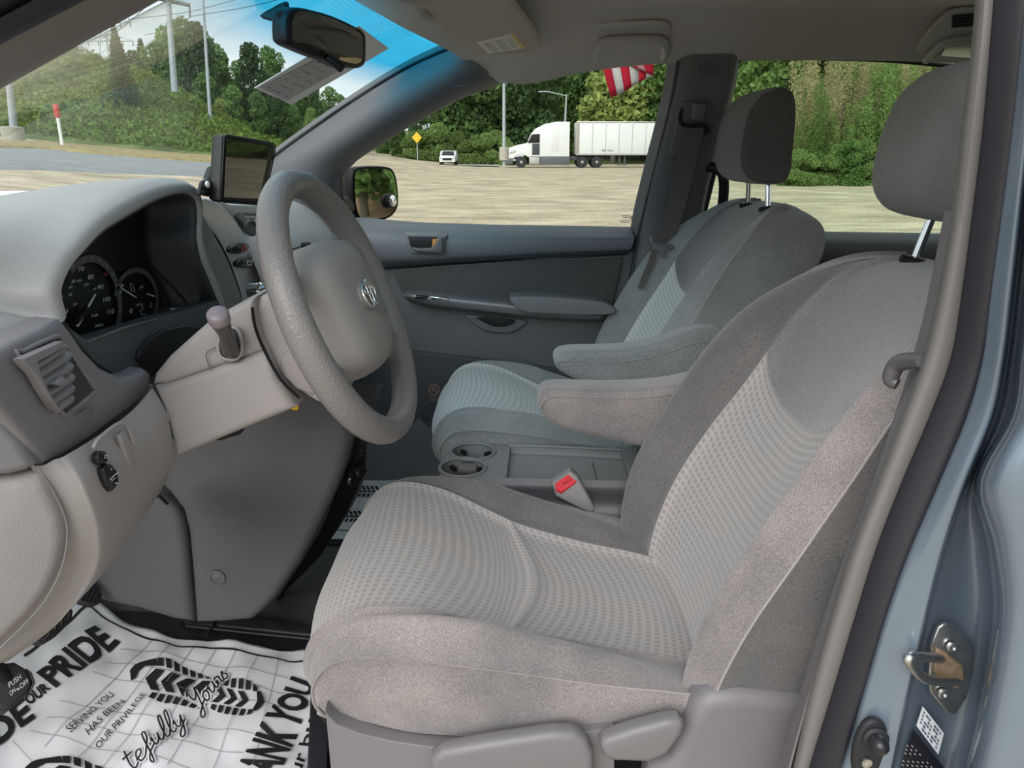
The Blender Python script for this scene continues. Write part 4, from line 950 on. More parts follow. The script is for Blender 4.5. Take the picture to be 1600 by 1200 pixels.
# cavity and cluster
XC = -.612
cav = Lp[3:]
ci = [V((XC, cen.y+(p.y-cen.y)*.93, cen.z+(p.z-cen.z)*.93)) for p in cav]
M_DK = mat('cluster_dark', (.035,.04,.045), .5, bump=.2)
o = loft('cluster_hood', [[p+V((.001,0,0)) for p in cav], [(p+q)/2 for p, q in zip(cav, ci)], ci], M_DK, ds, False, False, 60, sm=3, smr=3); thicken(o, .003, 0)
cp = thing('instrument_cluster', 'dark instrument cluster with white needles under the hood', 'gauges', (XC, 1.1, 1.1)); 
COL.objects.unlink(cp); bpy.data.objects.remove(cp)
fc = slab('cluster_face', [V((XC-.003, p.y, p.z)) for p in [V((XC, cen.y+(q.y-cen.y)*.97, cen.z+(q.z-cen.z)*.97)) for q in cav]+[V((XC,1.30,1.04)), V((XC,.88,1.04))]], (-.006,0,0), mat('gauge_black', (.006,.007,.009), .35), ds, 0)
def cl(x, y, o=.001): return W(x, y, X=XC+o)
def gring(c, rx, ry, w, a0, a1, name, m):
    pr = Print(lambda x, y: cl(x, y, .002)); n = 48; P = [(c[0]+rx*math.cos(a0+(a1-a0)*k/n), c[1]-ry*math.sin(a0+(a1-a0)*k/n)) for k in range(n+1)]; Q = [(c[0]+(rx-w*.55)*math.cos(a0+(a1-a0)*k/n), c[1]-(ry-w)*math.sin(a0+(a1-a0)*k/n)) for k in range(n+1)]
    for k in range(n): pr.poly([P[k], Q[k], Q[k+1], P[k+1]])
    return pr.done(name, m, ds)
MG1 = mat('gauge_ring', (.13,.135,.14), .35, .3)
gring((142,480), 49, 82, 12, -.5, 2.3, 'speedometer_ring', MG1); gring((213,470), 35, 52, 8, -.7, 3.0, 'fuel_gauge_ring', MG1)
gw = Print(lambda x, y: cl(x, y, .003))
def lbl(t, x, y, w=8, h=6): gw.text(t, [(x-w/2,y+h/2+.5),(x+w/2,y+h/2-1.5),(x+w/2,y-h/2-1.5),(x-w/2,y-h/2+.5)], bold=.01)
for t, x, y, w, h in [('60',112,416,7,6),('70',127,421,9,7),('80',142,433,9,7),('90',157,449,9,7),('100',167,468,11,7),('110',173,487,11,7),('0',97,465,3,6),('10',103,487,7,7),('0',117,506,4,6),('20',117,476,6,4),('40',110,461,6,4),('60',110,449,6,4),('80',115,440,6,4),('100',124,439,7,4),('120',135,445,7,4),('140',148,452,5,4),('km/h',148,493,10,5),('MPH',155,509,12,5),('F',189,457,4,5),('E',205,486,4,6),('H',221,449,4,5),('C',236,477,4,6),('4',216,478,3,4),('3',221,477,3,4)]: lbl(t, x, y, w, h)
gw.line([(203,443),(207,444),(211,455),(206,455),(203,443)], .8); gw.line([(211,478),(218,474),(222,476),(224,482),(219,485),(221,491),(229,492),(233,499)], .7)
gw.line([(185,446),(193,444)], 1); gw.line([(193,446),(188,450)], 2)
for k in range(9):
    a = -.35+k*.27; gw.line([(142+44*math.cos(a), 480-74*math.sin(a)), (142+48*math.cos(a), 480-80*math.sin(a))], .8)
gw.done('gauge_markings', mat('gauge_white', (.55,.56,.56), .6), ds)
rd = Print(lambda x, y: cl(x, y, .003)); rd.line([(162,427),(168,430)], 4); rd.done('warning_lamp', mat('dull_red', (.16,.02,.03), .5), ds)
M_NDL = mat('needle_white', (.8,.8,.78), .5)
tube('speed_needle', [cl(149,460,.008), cl(121,509,.008)], [.0012,.0020], M_NDL, ds, 8)
tube('needle_tail', [cl(138,480,.006), cl(117,505,.006)], .0045, M_BLK, ds, 8)
tube('fuel_needle', [cl(191,451,.006), cl(213,465,.006)], .0010, M_NDL, ds, 8); tube('temperature_needle', [cl(230,459,.006), cl(241,463,.006)], .0010, M_NDL, ds, 8)
# lower bezel of the cluster
M_BZ = mat('bezel_dark', (.06,.068,.075), .5, bump=.2)
pxslab('cluster_bezel', [(98,497),(112,515),(135,531),(200,512),(250,496),(298,484),(340,468),(352,482),(378,506),(330,560),(240,600),(195,594),(150,566),(120,530)], (-.03,0,0), M_BZ, ds, .006, 3, X=XL+.002)
pxslab('column_arch', [(217,560),(221,545),(236,527),(262,513),(290,508),(320,512),(300,560),(240,590)], (-.01,0,0), M_BLK, ds, .003, 3, 1, X=XL+.008)
lathe('trip_knob', [(.006,0),(.006,.015),(.0045,.018)], axis(cl(208,500,.0), (1,-.1,.1)), M_BLK, ds, 14)
pxslab('lens_edge', [(136,533),(190,512),(245,497),(247,500),(192,516),(138,536)], (-.005,0,0), MG1, ds, .001, 2, X=XL+.004)
tube('lens_corner_line', [W(a, b, X=-.57) for a, b in [(240,418),(262,440),(285,465),(298,482)]], .0018, M_BLK, ds, 6)
# vent panel
XV = -.50
vp = [(-60,600),(-60,566),(0,547),(22,533),(70,511),(98,499),(112,516),(134,548),(160,575),(190,590),(212,586),(228,576),(238,584),(238,600),(225,622),(200,643),(150,681),(108,708),(68,729),(52,708),(30,678),(0,640)]
vpn = pxslab('vent_panel', vp, (-.05,.02,0), M_MAUVE, ds, .010, 4, 0, X=XV)
def vt(x, y, o=0): return W(x, y, X=XV+o)
vo = [(28,556),(36,549),(86,526),(97,530),(120,566),(146,606),(144,615),(104,648),(98,646),(84,630)]
slab('vent_recess', [vt(a, b, .0015) for a, b in vo], (-.004,0,0), mat('vent_shadow', (.035,.033,.038), .6), vpn, 0)
tube('vent_frame', [vt(a, b, .001) for a, b in vo], .003, M_MAUVE, vpn, 8, True, sm=2)
vn = pxslab('vent_block', [(35,561),(100,533),(106,541),(60,566),(64,580),(78,612),(95,640),(90,640),(72,612),(56,584),(44,572)], (-.012,0,0), mat('vent_plastic', (.21,.20,.215), .45), ds, .003, 3, X=XV+.016)
sl_ = [((60,571),(107,541)),((63,587),(114,554)),((67,602),(117,571)),((76,616),(119,588)),((84,628),(119,605)),((92,639),(118,621))]
for a, b in sl_:
    p, q = vt(*a, .012), vt(*b, .012); slab('louver', [p, q, q+V((-.003,0,-.0062)), p+V((-.003,0,-.0062))], (-.020,.006,.012), mat('vent_plastic'), ds, .0015, 2)
pxslab('louver_tab', [(86,600),(100,588),(110,598),(98,603)], (-.01,0,0), mat('vent_plastic'), ds, .002, 2, X=XV+.020)
for k in range(6): box('vane', vt(74+8*k, 583-4.5*k, .0), (.004,.0015,.012), M_BLK, ds, 0)
tw = pxslab('vent_wheel', [(128,646),(146,635),(149,645),(131,656)], (-.01,0,0), mat('thumbwheel', (.2,.19,.2), .5), ds, .002, 2, X=XV+.006)
for k in range(5): pxslab('rib', [(130+3.4*k,646-2*k),(131.4+3.4*k,645-2*k),(134+3.4*k,653-2*k),(132.6+3.4*k,654-2*k)], (-.002,0,0), M_MAUVE, tw, 0, X=XV+.0075)
# seam line under hood pad
tube('pad_seam', [W(a, b, X=XL+.004) for a, b in [(-30,562),(0,548),(18,545),(30,534),(70,511),(100,498)]], .0015, M_KNEE, ds, 6, sm=3)

# driver's side lower dash
def wx(l): return [W(a, b, X=x) for a, b, x in l]
LN = Net([
 wx([(-60,610,-.50),(44,722,-.505),(88,717,-.492),(112,706,-.485),(160,676,-.483),(206,642,-.483),(238,606,-.483)]),
 wx([(-50,640,-.52),(66,768,-.508),(118,760,-.478),(140,752,-.470),(192,716,-.468),(236,680,-.468),(262,650,-.468)]),
 wx([(-40,700,-.53),(80,838,-.513),(140,834,-.480),(164,822,-.470),(210,780,-.468),(245,742,-.468),(272,714,-.468)]),
 wx([(-60,790,-.54),(66,884,-.528),(132,894,-.497),(156,890,-.487),(198,838,-.480),(232,785,-.482),(268,728,-.484)]),
 wx([(-80,900,-.56),(20,950,-.555),(84,972,-.535),(100,962,-.53),(156,902,-.525),(205,838,-.525),(262,745,-.53)]),
 wx([(-120,1000,-.60),(-40,1005,-.592),(0,1036,-.58),(40,1010,-.60),(110,945,-.61),(180,870,-.61),(250,770,-.61)])])
patch('lower_panel', LN, lambda a, b: (a, 1/6+b*5/6), 40, 50, M_TAUPE, ds, 0, edges=(0,0,0,0), ang=0)
M_TAUPE2 = mat('end_cap_plastic', (.30,.275,.27), .55, bump=.25, bscale=450, var=.04)
pxslab('end_cap', [(-80,742),(-20,750),(20,747),(62,734),(80,762),(100,806),(104,842),(96,885),(78,925),(48,965),(0,1012),(-60,1050),(-160,1060)], (-.02,.04,0), M_TAUPE2, ds, .015, 4, 1, pl=((-.50,.735,.95),(.55,-.83,0)))
pxslab('end_cap_upper', [(-80,560),(-20,625),(0,650),(28,684),(57,728),(40,738),(10,745),(-80,744)], (-.02,.04,0), M_MAUVE, ds, .012, 4, 0, pl=((-.495,.730,1.05),(.55,-.83,0)))
tube('end_seam', [W(a, b, pl=((-.50,.728,.95),(.55,-.83,0))) for a, b in [(60,732),(80,762),(101,806),(105,842),(97,885),(79,925),(49,965),(0,1013)]], .0009, M_MAUVE, ds, 6, sm=3)
def lp(x, y, o=.004): return W(x, y, X=-.468+o)
tube('switch_panel_rim', [lp(a, b, -.002) for a, b in [(146,700),(152,688),(172,670),(188,661),(198,666),(210,695),(219,722),(216,735),(196,762),(178,786)]], .0022, mat('taupe_light', (.36,.335,.325), .5), ds, 8, sm=4)
pxslab('blank_cover', [(187,680),(194,673),(198,676),(213,725),(208,730),(202,726)], (-.006,0,0), M_TAUPE, ds, .002, 3, X=-.4655)
sw1 = pxslab('lock_switch', [(154,712),(158,705),(166,704),(170,712),(170,722),(160,727),(155,722)], (-.01,0,0), M_GLOSS, ds, .003, 3, 1, X=-.462)
sw2 = pxslab('mirror_switch', [(163,732),(170,724),(176,725),(184,735),(187,750),(184,760),(176,768),(170,760),(165,746)], (-.01,0,0), M_GLOSS, ds, .003, 3, 1, X=-.460)
pr = Print(lambda x, y: lp(x, y, .0088)); pr.line([(172,750),(178,743),(185,738)], 1.6); pr.line([(174,752),(181,746)], 1); pr.line([(180,754),(183,756)], 2); pr.line([(173,733),(175,733)], 2); pr.line([(164,711),(168,711),(168,716),(164,716),(164,711)], 1); pr.done('switch_symbols', M_WHITE, ds)
for k in range(3): tube('groove', [lp(196+4*k+a, 800-9*k-0+b, -.010) for a, b in [(0,0),(-12,24),(-24,44)]], .001, mat('taupe_light'), ds, 6)

# steering column
sc_ = thing('steering_column', 'taupe steering column cover behind the wheel', 'steering column', (-.40, 1.06, 1.05))
pxslab('lower_shroud', [(238,604),(262,600),(330,577),(415,546),(430,590),(462,638),(440,648),(390,668),(320,697),(272,717),(268,690),(258,650)], (0,.20,0), M_TAUPE, sc_, .012, 4, 0, Y=.965)
pxslab('upper_shroud', [(236,602),(240,585),(262,558),(300,524),(330,498),(360,482),(396,466),(400,500),(408,530),(418,547),(330,578),(262,602)], (0,.19,0), M_TAUPE, sc_, .014, 4, 0, Y=.970)
pxslab('wheel_side_cover', [(392,486),(400,468),(430,452),(462,444),(478,452),(490,500),(508,560),(528,610),(528,632),(505,634),(478,620),(440,590),(414,545),(398,510)], (0,.17,0), M_TAUPE, sc_, .022, 5, 2, Y=.985)
pxslab('cover_plate', [(437,570),(438,558),(452,545),(475,540),(496,550),(512,605),(487,618),(462,608),(445,590)], (0,.01,0), mat('taupe_plate', (.27,.245,.24), .5, bump=.2), sc_, .004, 3, 1, Y=.982)
tube('seam_gap', [W(a, b, Y=.968) for a, b in [(394,480),(398,508),(412,545),(438,592),(468,622)]], .0022, M_BLK, sc_, 6, sm=3)
tube('panel_seam', [W(a, b, Y=.9645) for a, b in [(330,578),(326,570),(322,555),(326,548),(345,540)]], .0007, M_KNEE, sc_, 6, sm=3)
st = thing('indicator_stalk', 'dark stalk with a grey ribbed tip on the left of the steering column', 'lever', tuple(W(360, 548, Y=.965)))
pxslab('boot', [(342,556),(344,528),(360,512),(374,520),(377,548),(366,560),(352,562)], (0,.012,0), M_RUB, st, .004, 3, 1, Y=.958)
p0, p1, p2, p3 = W(361,548,Y=.955), W(352,520,Y=.925), W(343,500,Y=.90), W(340,491,Y=.893)
tube('stem', [p0, p1, p2], [.011,.009,.0125], mat('smoky_stem', (.055,.05,.052), .25), st, 18)
tube('tip', [p2, p3, p3+(p3-p2)*.35], [.0135,.0135,.010], mat('stalk_tip', (.20,.17,.19), .4), st, 20)
tube('boot_rim', [W(a, b, Y=.960) for a, b in [(344,556),(342,530),(358,512),(374,518),(378,548),(366,562)]], .0025, M_TAUPE, st, 8, True, sm=3)
yt = thing('yellow_tag', 'tiny yellow tag under the steering column', 'tag', tuple(W(460, 636, Y=1.0))); pxslab('tag_flap', [(451,638),(463,630),(466,632),(465,641),(458,641)], (0,.004,0), mat('yellow_plastic', (.8,.5,.02), .5), yt, .0008, 2, Y=.99)
tl = thing('tilt_lever', 'black release lever below the steering column', 'lever', tuple(W(360, 678, Y=1.0))); pxslab('lever', [(335,684),(352,678),(372,668),(378,672),(374,680),(360,684),(345,689),(336,689)], (0,.02,0), M_BLK, tl, .003, 3, 0, Y=.995)

# steering wheel
WC = V((-.235, 1.06, 1.158)); AL, YW = R(21.2), R(4.3)
We1 = V((math.sin(YW), math.cos(YW), 0)); Wn = V((math.cos(AL)*math.cos(YW), -math.cos(AL)*math.sin(YW), math.sin(AL))); We2 = We1.cross(Wn); We2 = We2 if We2.z > 0 else -We2
def ww(x, y, z=0): return WC + We1*x + We2*y + Wn*z
sw = thing('steering_wheel', 'grey leather four spoke steering wheel', 'steering wheel', tuple(WC))
RW = .183; n = 72
rr = []
bm = bmesh.new(); rings = []
for i in range(n):
    a = 2*PI*i/n; grip = .0193+.0011*max(0, math.cos(2*(a-.6)))
    ring = []
    for k in range(16):
        b = 2*PI*k/16; q = RW+math.cos(b)*grip; wob = .0014*(max(0, math.sin(a*34)) if math.cos(b) < -.3 and (.1 < a < 1.4 or 1.75 < a < 3.0) else 0)
        ring.append(bm.verts.new(ww(math.cos(a)*(q+wob), math.sin(a)*(q+wob), math.sin(b)*grip*1.05)))
    rings.append(ring)
for i in range(n):
    for k in range(16): bm.faces.new((rings[i][k], rings[i][(k+1) % 16], rings[(i+1) % n][(k+1) % 16], rings[(i+1) % n][k]))
mkbm('rim', bm, M_LEA, sw, 0)
pad = [(-.098,.035),(-.092,.07),(-.06,.092),(0,.098),(.06,.092),(.092,.07),(.098,.035),(.094,-.02),(.088,-.062),(.070,-.082),(.035,-.094),(0,-.097),(-.035,-.094),(-.070,-.082),(-.088,-.062),(-.094,-.02)]
def padring(s, z, dz=0): return [ww(x*s, (y+.0)*s, z+dz*(1-(x/.1)**2*.5)) for x, y in pad]
M_HUB = mat('hub_pad_vinyl', (.30,.28,.272), .55, bump=.5, bscale=300)
loft('hub_pad', [padring(.80, -.055), padring(.98, -.045), padring(1.02, -.020), padring(1.0, .000), padring(.93, .020), padring(.7, .030, .003), padring(.35, .033, .004), padring(.02, .034, .004)], M_HUB, sw, True, True, 60, sm=3, smr=3)
for sx in (-1, 1):
    for (y0, y1, h0, h1, ya) in ((.055, .070, .030, .026, 'u'), (-.060, -.100, .026, .024, 'l')):
        x0 = .085; x1 = math.sqrt(RW**2-y1**2)-.008
        R_ = []
        for t, e in ((0, 0), (.35, -.006), (.7, -.004), (1, .006)):
            x = x0+(x1-x0)*t; y = y0+(y1-y0)*t; h = (h0+(h1-h0)*t+e)*1.0; z = -.030+.026*t; w = .017-.004*math.sin(PI*t)
            R_.append([ww(sx*x, y+h*math.cos(2*PI*k/12), z+w*math.sin(2*PI*k/12)) for k in range(12)])
        loft('spoke', R_, M_LEA, sw, True, True, 60, sm=3, smr=2)
# emblem
def ell(cx, cy, rx, ry, z, n=40, a0=0, a1=2*PI): return [ww(cx+rx*math.cos(a0+(a1-a0)*k/n), cy+ry*math.sin(a0+(a1-a0)*k/n), z) for k in range(n)]
ec = (-.006, .008)
em = slab('emblem_base', ell(ec[0], ec[1], .032, .023, .0335), Wn*.006, mat('emblem_recess', (.20,.185,.18), .5), sw, .002, 3)
tube('emblem_outer_oval', ell(ec[0], ec[1], .027, .0185, .041), .0026, M_CHR, em, 8, True)
tube('emblem_flat_oval', ell(ec[0], ec[1]+.0065, .0175, .0068, .0415), .0020, M_CHR, em, 8, True)
tube('emblem_tall_oval', ell(ec[0], ec[1]-.0005, .0070, .0170, .0422), .0020, M_CHR, em, 8, True)
pr = Print(lambda x, y: ww(x, y, .0385)); pr.text('SRS AIRBAG', [(.028,-.030),(.062,-.030),(.062,-.036+.012),(.028,-.024)]); o = pr.done('pad_lettering', mat('pad_letter', (.22,.2,.19), .5), sw)

# silver centre arch, buttons, centre stack
slab('centre_arch', cat([W(a, b, X=-.542) for a, b in [(313,309),(338,315),(362,337),(383,370),(401,405),(416,447),(420,500),(385,500),(378,465),(360,412),(338,370),(316,346)]], 3, True), (-.04,.10,-.01), M_SILV, ds, .008, 4)
slab('cluster_side', cat([W(a, b, X=-.540) for a, b in [(312,330),(335,370),(358,412),(377,465),(385,500),(345,500),(330,440),(315,400),(310,360)]], 2, True), (-.04,.10,0), mat('side_cheek', (.22,.225,.235), .55, bump=.3), ds, .004, 3)
def oval(c, rx, ry, X): return [W(c[0]+rx*math.cos(t)-ry*.15*math.sin(t), c[1]+ry*math.sin(t)-rx*.1*math.cos(t), X=X) for t in np.linspace(0, 2*PI, 29)[:-1]]
hz = slab('hazard_button', oval((375,388), 15, 9, -.534), (-.012,0,0), M_GLOSS, ds, .003, 3)
pr = Print(lambda x, y: W(x, y, X=-.5332)); pr.line([(377,392),(380,382),(385,391),(377,392)], 1.6); pr.done('hazard_triangle', mat('hazard_red', (.5,.03,.02), .5), ds)
slab('defrost_button', oval((385,410), 15, 9, -.534), (-.012,0,0), M_GLOSS, ds, .003, 3)
pr = Print(lambda x, y: W(x, y, X=-.5332)); pr.line([(386,408),(393,408),(393,414),(387,414),(386,408)], 1.4); pr.done('defrost_symbol', M_WHITE, ds)
CSX = -.555
M_STK = mat('stack_silver', (.48,.485,.50), .4, .2)
slab('centre_stack', [W(a, b, X=CSX) for a, b in [(337,312),(362,318),(420,320),(452,324),(458,345),(462,420),(462,500),(430,520),(416,455),(402,405),(383,370),(362,337)]], (-.10,0,-.02), M_STK, ds, .006, 3)
slab('centre_vent', [W(a, b, X=CSX+.004) for a, b in [(368,336),(376,332),(408,333),(416,345),(414,362),(396,366),(384,356)]], (-.01,0,0), mat('vent_teal_black', (.02,.045,.05), .3), ds, .003, 3)
for k in range(3): slab('vent_louver', [W(a, b+k*8, X=CSX+.008) for a, b in [(378,337),(410,339),(411,342),(380,340)]], (-.008,0,0), M_STK, ds, .001, 2)
lathe('temperature_dial', [(.020,0),(.020,.008),(.016,.012),(.016,.022),(.013,.024)], axis(W(405,388,X=CSX), (1,0,0)), M_GLOSS, ds, 28)
for k in range(4): slab('stack_button', [W(a+2.6*k, b+11*k, X=CSX+.004) for a, b in [(419,432),(428,430),(430,438),(421,440)]], (-.006,0,0), M_BLK, ds, .0015, 2)
for k in range(5): slab('radio_button', [W(a+1.2*k, b+10*k, X=CSX+.004) for a, b in [(444,402),(452,400),(454,407),(446,409)]], (-.006,0,0), M_BLK, ds, .0015, 2)
slab('radio_face', [W(a, b, X=CSX+.002) for a, b in [(425,400),(452,397),(458,462),(440,478)]], (-.004,0,0), mat('radio_dark', (.05,.055,.06), .3), ds, .002, 2)
# passenger side of the dash
prof = [(-1.06,1.12),(-.88,1.20),(-.72,1.235),(-.62,1.242),(-.555,1.225),(-.505,1.175),(-.485,1.125),(-.480,1.085)]
prof2 = [(-.478,1.078),(-.470,1.02),(-.478,.95),(-.505,.88),(-.57,.82),(-.80,.78)]
def yr(pf, Y, dx=0, dz=0): return [V((x+dx, Y, z+dz)) for x, z in pf]
ys_ = [(1.56,-.035,-.01),(1.60,-.01,.008),(1.70,0,.018),(1.86,.004,.020),(2.00,.002,.012),(2.10,-.004,.004),(2.165,-.010,-.008)]
o = loft('passenger_pad', [yr(prof, *q) for q in ys_], mat('passenger_pad_vinyl', (.43,.435,.445), .55, bump=.35), ds, False, False, 0, sm=4, smr=4); thicken(o, .004, 0)
o = loft('glove_box_face', [yr(prof2, *q) for q in ys_[1:]], mat('glove_vinyl', (.36,.37,.385), .6, bump=.3), ds, False, False, 0, sm=4, smr=4); thicken(o, .004, 0)
tube('airbag_seam', [V((-.478+q[1]+.002, q[0], 1.081+q[2])) for q in ys_[2:]], .002, M_BLK, ds, 6, sm=3)
# dark end of the stack with the cable
wr = thing('charger_cable', 'black cable with a clip running across the passenger dash', 'cable', tuple(W(490, 384, Y=1.6)))
tube('wire', [W(a, b, Y=1.55) for a, b in [(440,395),(474,384),(482,382),(484,395),(482,412),(478,430)]], .0015, M_BLK, wr, 6, sm=5)
box('clip', W(478, 383, Y=1.545), (.018,.014,.012), M_BLK, wr, .003)
ph = thing('phone_holder', 'black round phone holder arm on the centre vent', 'phone holder', tuple(W(390, 352, X=-.50)))
tube('ball_arm', [W(372,338,X=-.50), W(386,352,X=-.48), W(393,357,X=-.465)], [.008,.012,.011], M_BLK, ph, 14)
lathe('ball_cap', [(.0135,0),(.0145,.004),(.013,.010)], axis(W(390,357,X=-.470), (.8,-.5,.2)), mat('rubber_grey', (.07,.07,.075), .5), ph, 20)
kf = thing('key_fob', 'black rectangular remote resting in the centre stack tray', 'remote', tuple(W(490, 415, Y=1.45)))
slab('fob_body', [W(a, b, Y=1.44) for a, b in [(474,430),(496,408),(506,419),(484,436)]], (0,.02,.0), M_GLOSS, kf, .003, 3)
ig = thing('ignition_lock', 'chrome ringed ignition lock on the dark side of the steering column', 'ignition lock', tuple(W(408,455,X=-.45)))
lathe('lock_barrel', [(.016,-.02),(.016,.0),(.012,.002),(.012,-.008)], axis(W(408,455,X=-.45), (1,-.2,.1)), M_CHR, ig, 24)

# tablet on the dash
TA = V((-.470, 1.30, 0)); ta = (V((-.447, 1.49, 0))-TA).normalized(); tn = V((ta.y, -ta.x, -.035)).normalized()
TPL = (V((-.470,1.30,1.35)), tn)
tb = thing('tablet', 'black tablet screen standing upright on top of the dash', 'tablet', tuple(W(385, 300, pl=TPL)))
tf = [(350,214),(355,211),(424,223),(430,227),(429,240),(412,318),(405,320),(350,316),(345,312)]
slab('housing', [W(a, b, pl=TPL) for a, b in tf], -tn*.022, M_BLK, tb, .005, 4)
slab('screen', [W(a, b, pl=(TPL[0]+tn*.0012, tn)) for a, b in [(354,217),(422,229),(405,311),(350,308)]], -tn*.002, mat('screen_gloss', (.012,.012,.014), .03, spec=.6), tb, 0)
tube('screen_lip', [W(a, b, pl=(TPL[0]+tn*.0005, tn)) for a, b in tf], .0015, M_BLK, tb, 6, True)
mb = thing('tablet_mount', 'black tablet bracket with a white round bolt at the left end of the tablet', 'bracket', tuple(W(325, 300, X=-.50)))
pxslab('foot', [(315,302),(345,306),(345,311),(316,306)], (-.03,.05,0), M_BLK, mb, .002, 3, X=-.49)
pxslab('ear', [(313,303),(318,284),(324,279),(331,281),(333,303)], (-.008,0,0), M_GLOSS, mb, .003, 3, 1, X=-.492)
pxslab('rear_arm', [(326,282),(333,262),(345,255),(345,300),(333,300)], (-.02,.02,0), M_BLK, mb, .005, 3, 0, X=-.50)
lathe('bolt', [(.0055,0),(.0055,.003),(.003,.0045)], axis(W(323,288,X=-.491), (1,-.1,0)), M_WHITE, mb, 16)
pd = thing('dash_paper', 'white printed sheet lying on the dash against the windshield', 'paper', (-.85, 1.1, 1.29))
vs = [W(a, b, Z=1.302) for a, b in [(-80,300),(104,299.5),(92,306),(0,313),(-80,320)]]
slab('sheet', vs, (0,0,.002), mat('paper'), pd, 0)

# ---- kick and tunnel panels below the dash
tp_ = thing('tunnel_side_panel', 'dark grey side panel of the centre stack in the driver footwell', 'panel', tuple(W(400, 900, Y=1.27)))
pe = [(250,762),(262,774),(282,800),(291,835),(297,900),(303,978),(345,977),(392,973),(412,957),(430,938),(470,880),(488,845),(505,810),(520,778),(534,740),(543,700),(546,685),(540,655),(515,630),(470,600),(380,600),(300,660),(230,720)]
pxslab('side_panel', pe, (0,.16,0), M_KNEE, tp_, .022, 5, 0, Y=1.26)
lathe('screw_cap', [(.016,0),(.016,.003),(.012,.0035),(.0115,.0015),(.004,.0015),(.002,.003)], axis(W(339,902,Y=1.2598), (0,-1,0)), mat('cap_grey', (.115,.112,.115), .5), tp_, 28)
pf = thing('footwell_panel', 'dark grey curved panel at the front of the driver footwell', 'panel', tuple(W(220, 900, Y=1.3)))
pxslab('front_panel', [(130,900),(150,860),(205,815),(232,772),(250,776),(270,790),(284,815),(290,850),(296,915),(302,976),(270,972),(215,955),(165,945),(130,930)], (0,.10,0), mat('footwell_plastic', (.105,.103,.107), .6, bump=.2), pf, .02, 5, 1, Y=1.285)
tube('gap_shadow', [W(a, b, Y=1.275) for a, b in [(232,772),(250,776),(262,788)]], .003, M_BLK, pf, 6)
# lower end of the centre stack: shift bezel ridges, black trim
cs = thing('centre_stack_base', 'black ribbed lower front of the centre stack beside the wheel', 'console', tuple(W(550, 700, Y=1.40)))
loft('black_column', [[W(a, b, Y=y) for a, b, y in r] for r in [
  [(520,600,1.36),(590,600,1.36),(600,600,1.55),(520,600,1.55)], [(535,655,1.34),(572,680,1.36),(575,680,1.55),(530,655,1.55)],
  [(535,740,1.34),(566,745,1.36),(570,745,1.55),(530,740,1.55)], [(500,830,1.34),(540,800,1.36),(545,800,1.55),(500,830,1.55)], [(430,940,1.34),(500,870,1.36),(505,860,1.5),(430,940,1.5)]]], M_BLK, cs, True, True, 50, sm=3)
for k in range(7): tube('rib', [W(a, b+7*k, Y=1.335) for a, b in [(538+k*.5,690),(556,680),(570-k*.8,668)]], .0022, M_RUB, cs, 6, sm=4)
for x, y, r in [(548,748,.014),(560,735,.012),(545,735,.010)]: lathe('knob', [(r,0),(r,.012),(r*.7,.016)], axis(W(x, y, Y=1.33), (.6,-.7,.1)), M_GLOSS, cs, 18)
# ================================================================== SEATS
M_INS = weave('seat_insert_weave', (.355,.338,.332), (.21,.203,.203), .0125, .0100, warm=(.40,.35,.325))
M_INSP = weave('seat_insert_ribbed', (.54,.56,.545), (.36,.38,.37), .0125, .0100, mix=.7, lines=True)
def plush(name, col, var=.12, warm=None):
    m = mat(name, col, .95, var=var, vscale=9, bump=.55, bscale=1300, sheen=.45, spec=.2, vcol=warm)
    t = m.node_tree; b = t.nodes['Principled BSDF']; L = t.links.new; src = b.inputs['Base Color'].links[0].from_socket
    co = t.nodes.new('ShaderNodeTexCoord'); n = t.nodes.new('ShaderNodeTexNoise'); n.inputs['Scale'].default_value = 620; n.inputs['Detail'].default_value = 3; L(co.outputs['Object'], n.inputs['Vector'])
    r = t.nodes.new('ShaderNodeValToRGB'); r.color_ramp.elements[0].position = .35; r.color_ramp.elements[1].position = .65; r.color_ramp.elements[0].color = (.68,.68,.68,1); r.color_ramp.elements[1].color = (1.24,1.23,1.22,1); L(n.outputs['Fac'], r.inputs[0])
    mx = t.nodes.new('ShaderNodeMixRGB'); mx.blend_type = 'MULTIPLY'; mx.inputs[0].default_value = 1; L(src, mx.inputs[1]); L(r.outputs[0], mx.inputs[2]); L(mx.outputs[0], b.inputs['Base Color']); return m
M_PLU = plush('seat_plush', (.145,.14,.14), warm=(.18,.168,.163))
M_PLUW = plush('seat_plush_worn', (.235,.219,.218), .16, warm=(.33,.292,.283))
M_PLUP = plush('seat_plush_grey', (.27,.285,.283))
M_UPP = plush('seat_upper_panel', (.20,.203,.207), .06)
M_HR = plush('headrest_cloth', (.125,.119,.117), .06)
M_SEAM = mat('seam_thread', (.34,.31,.30), .9)
M_SEATP = mat('seat_side_plastic', (.18,.166,.174), .45, bump=.15, bscale=500)

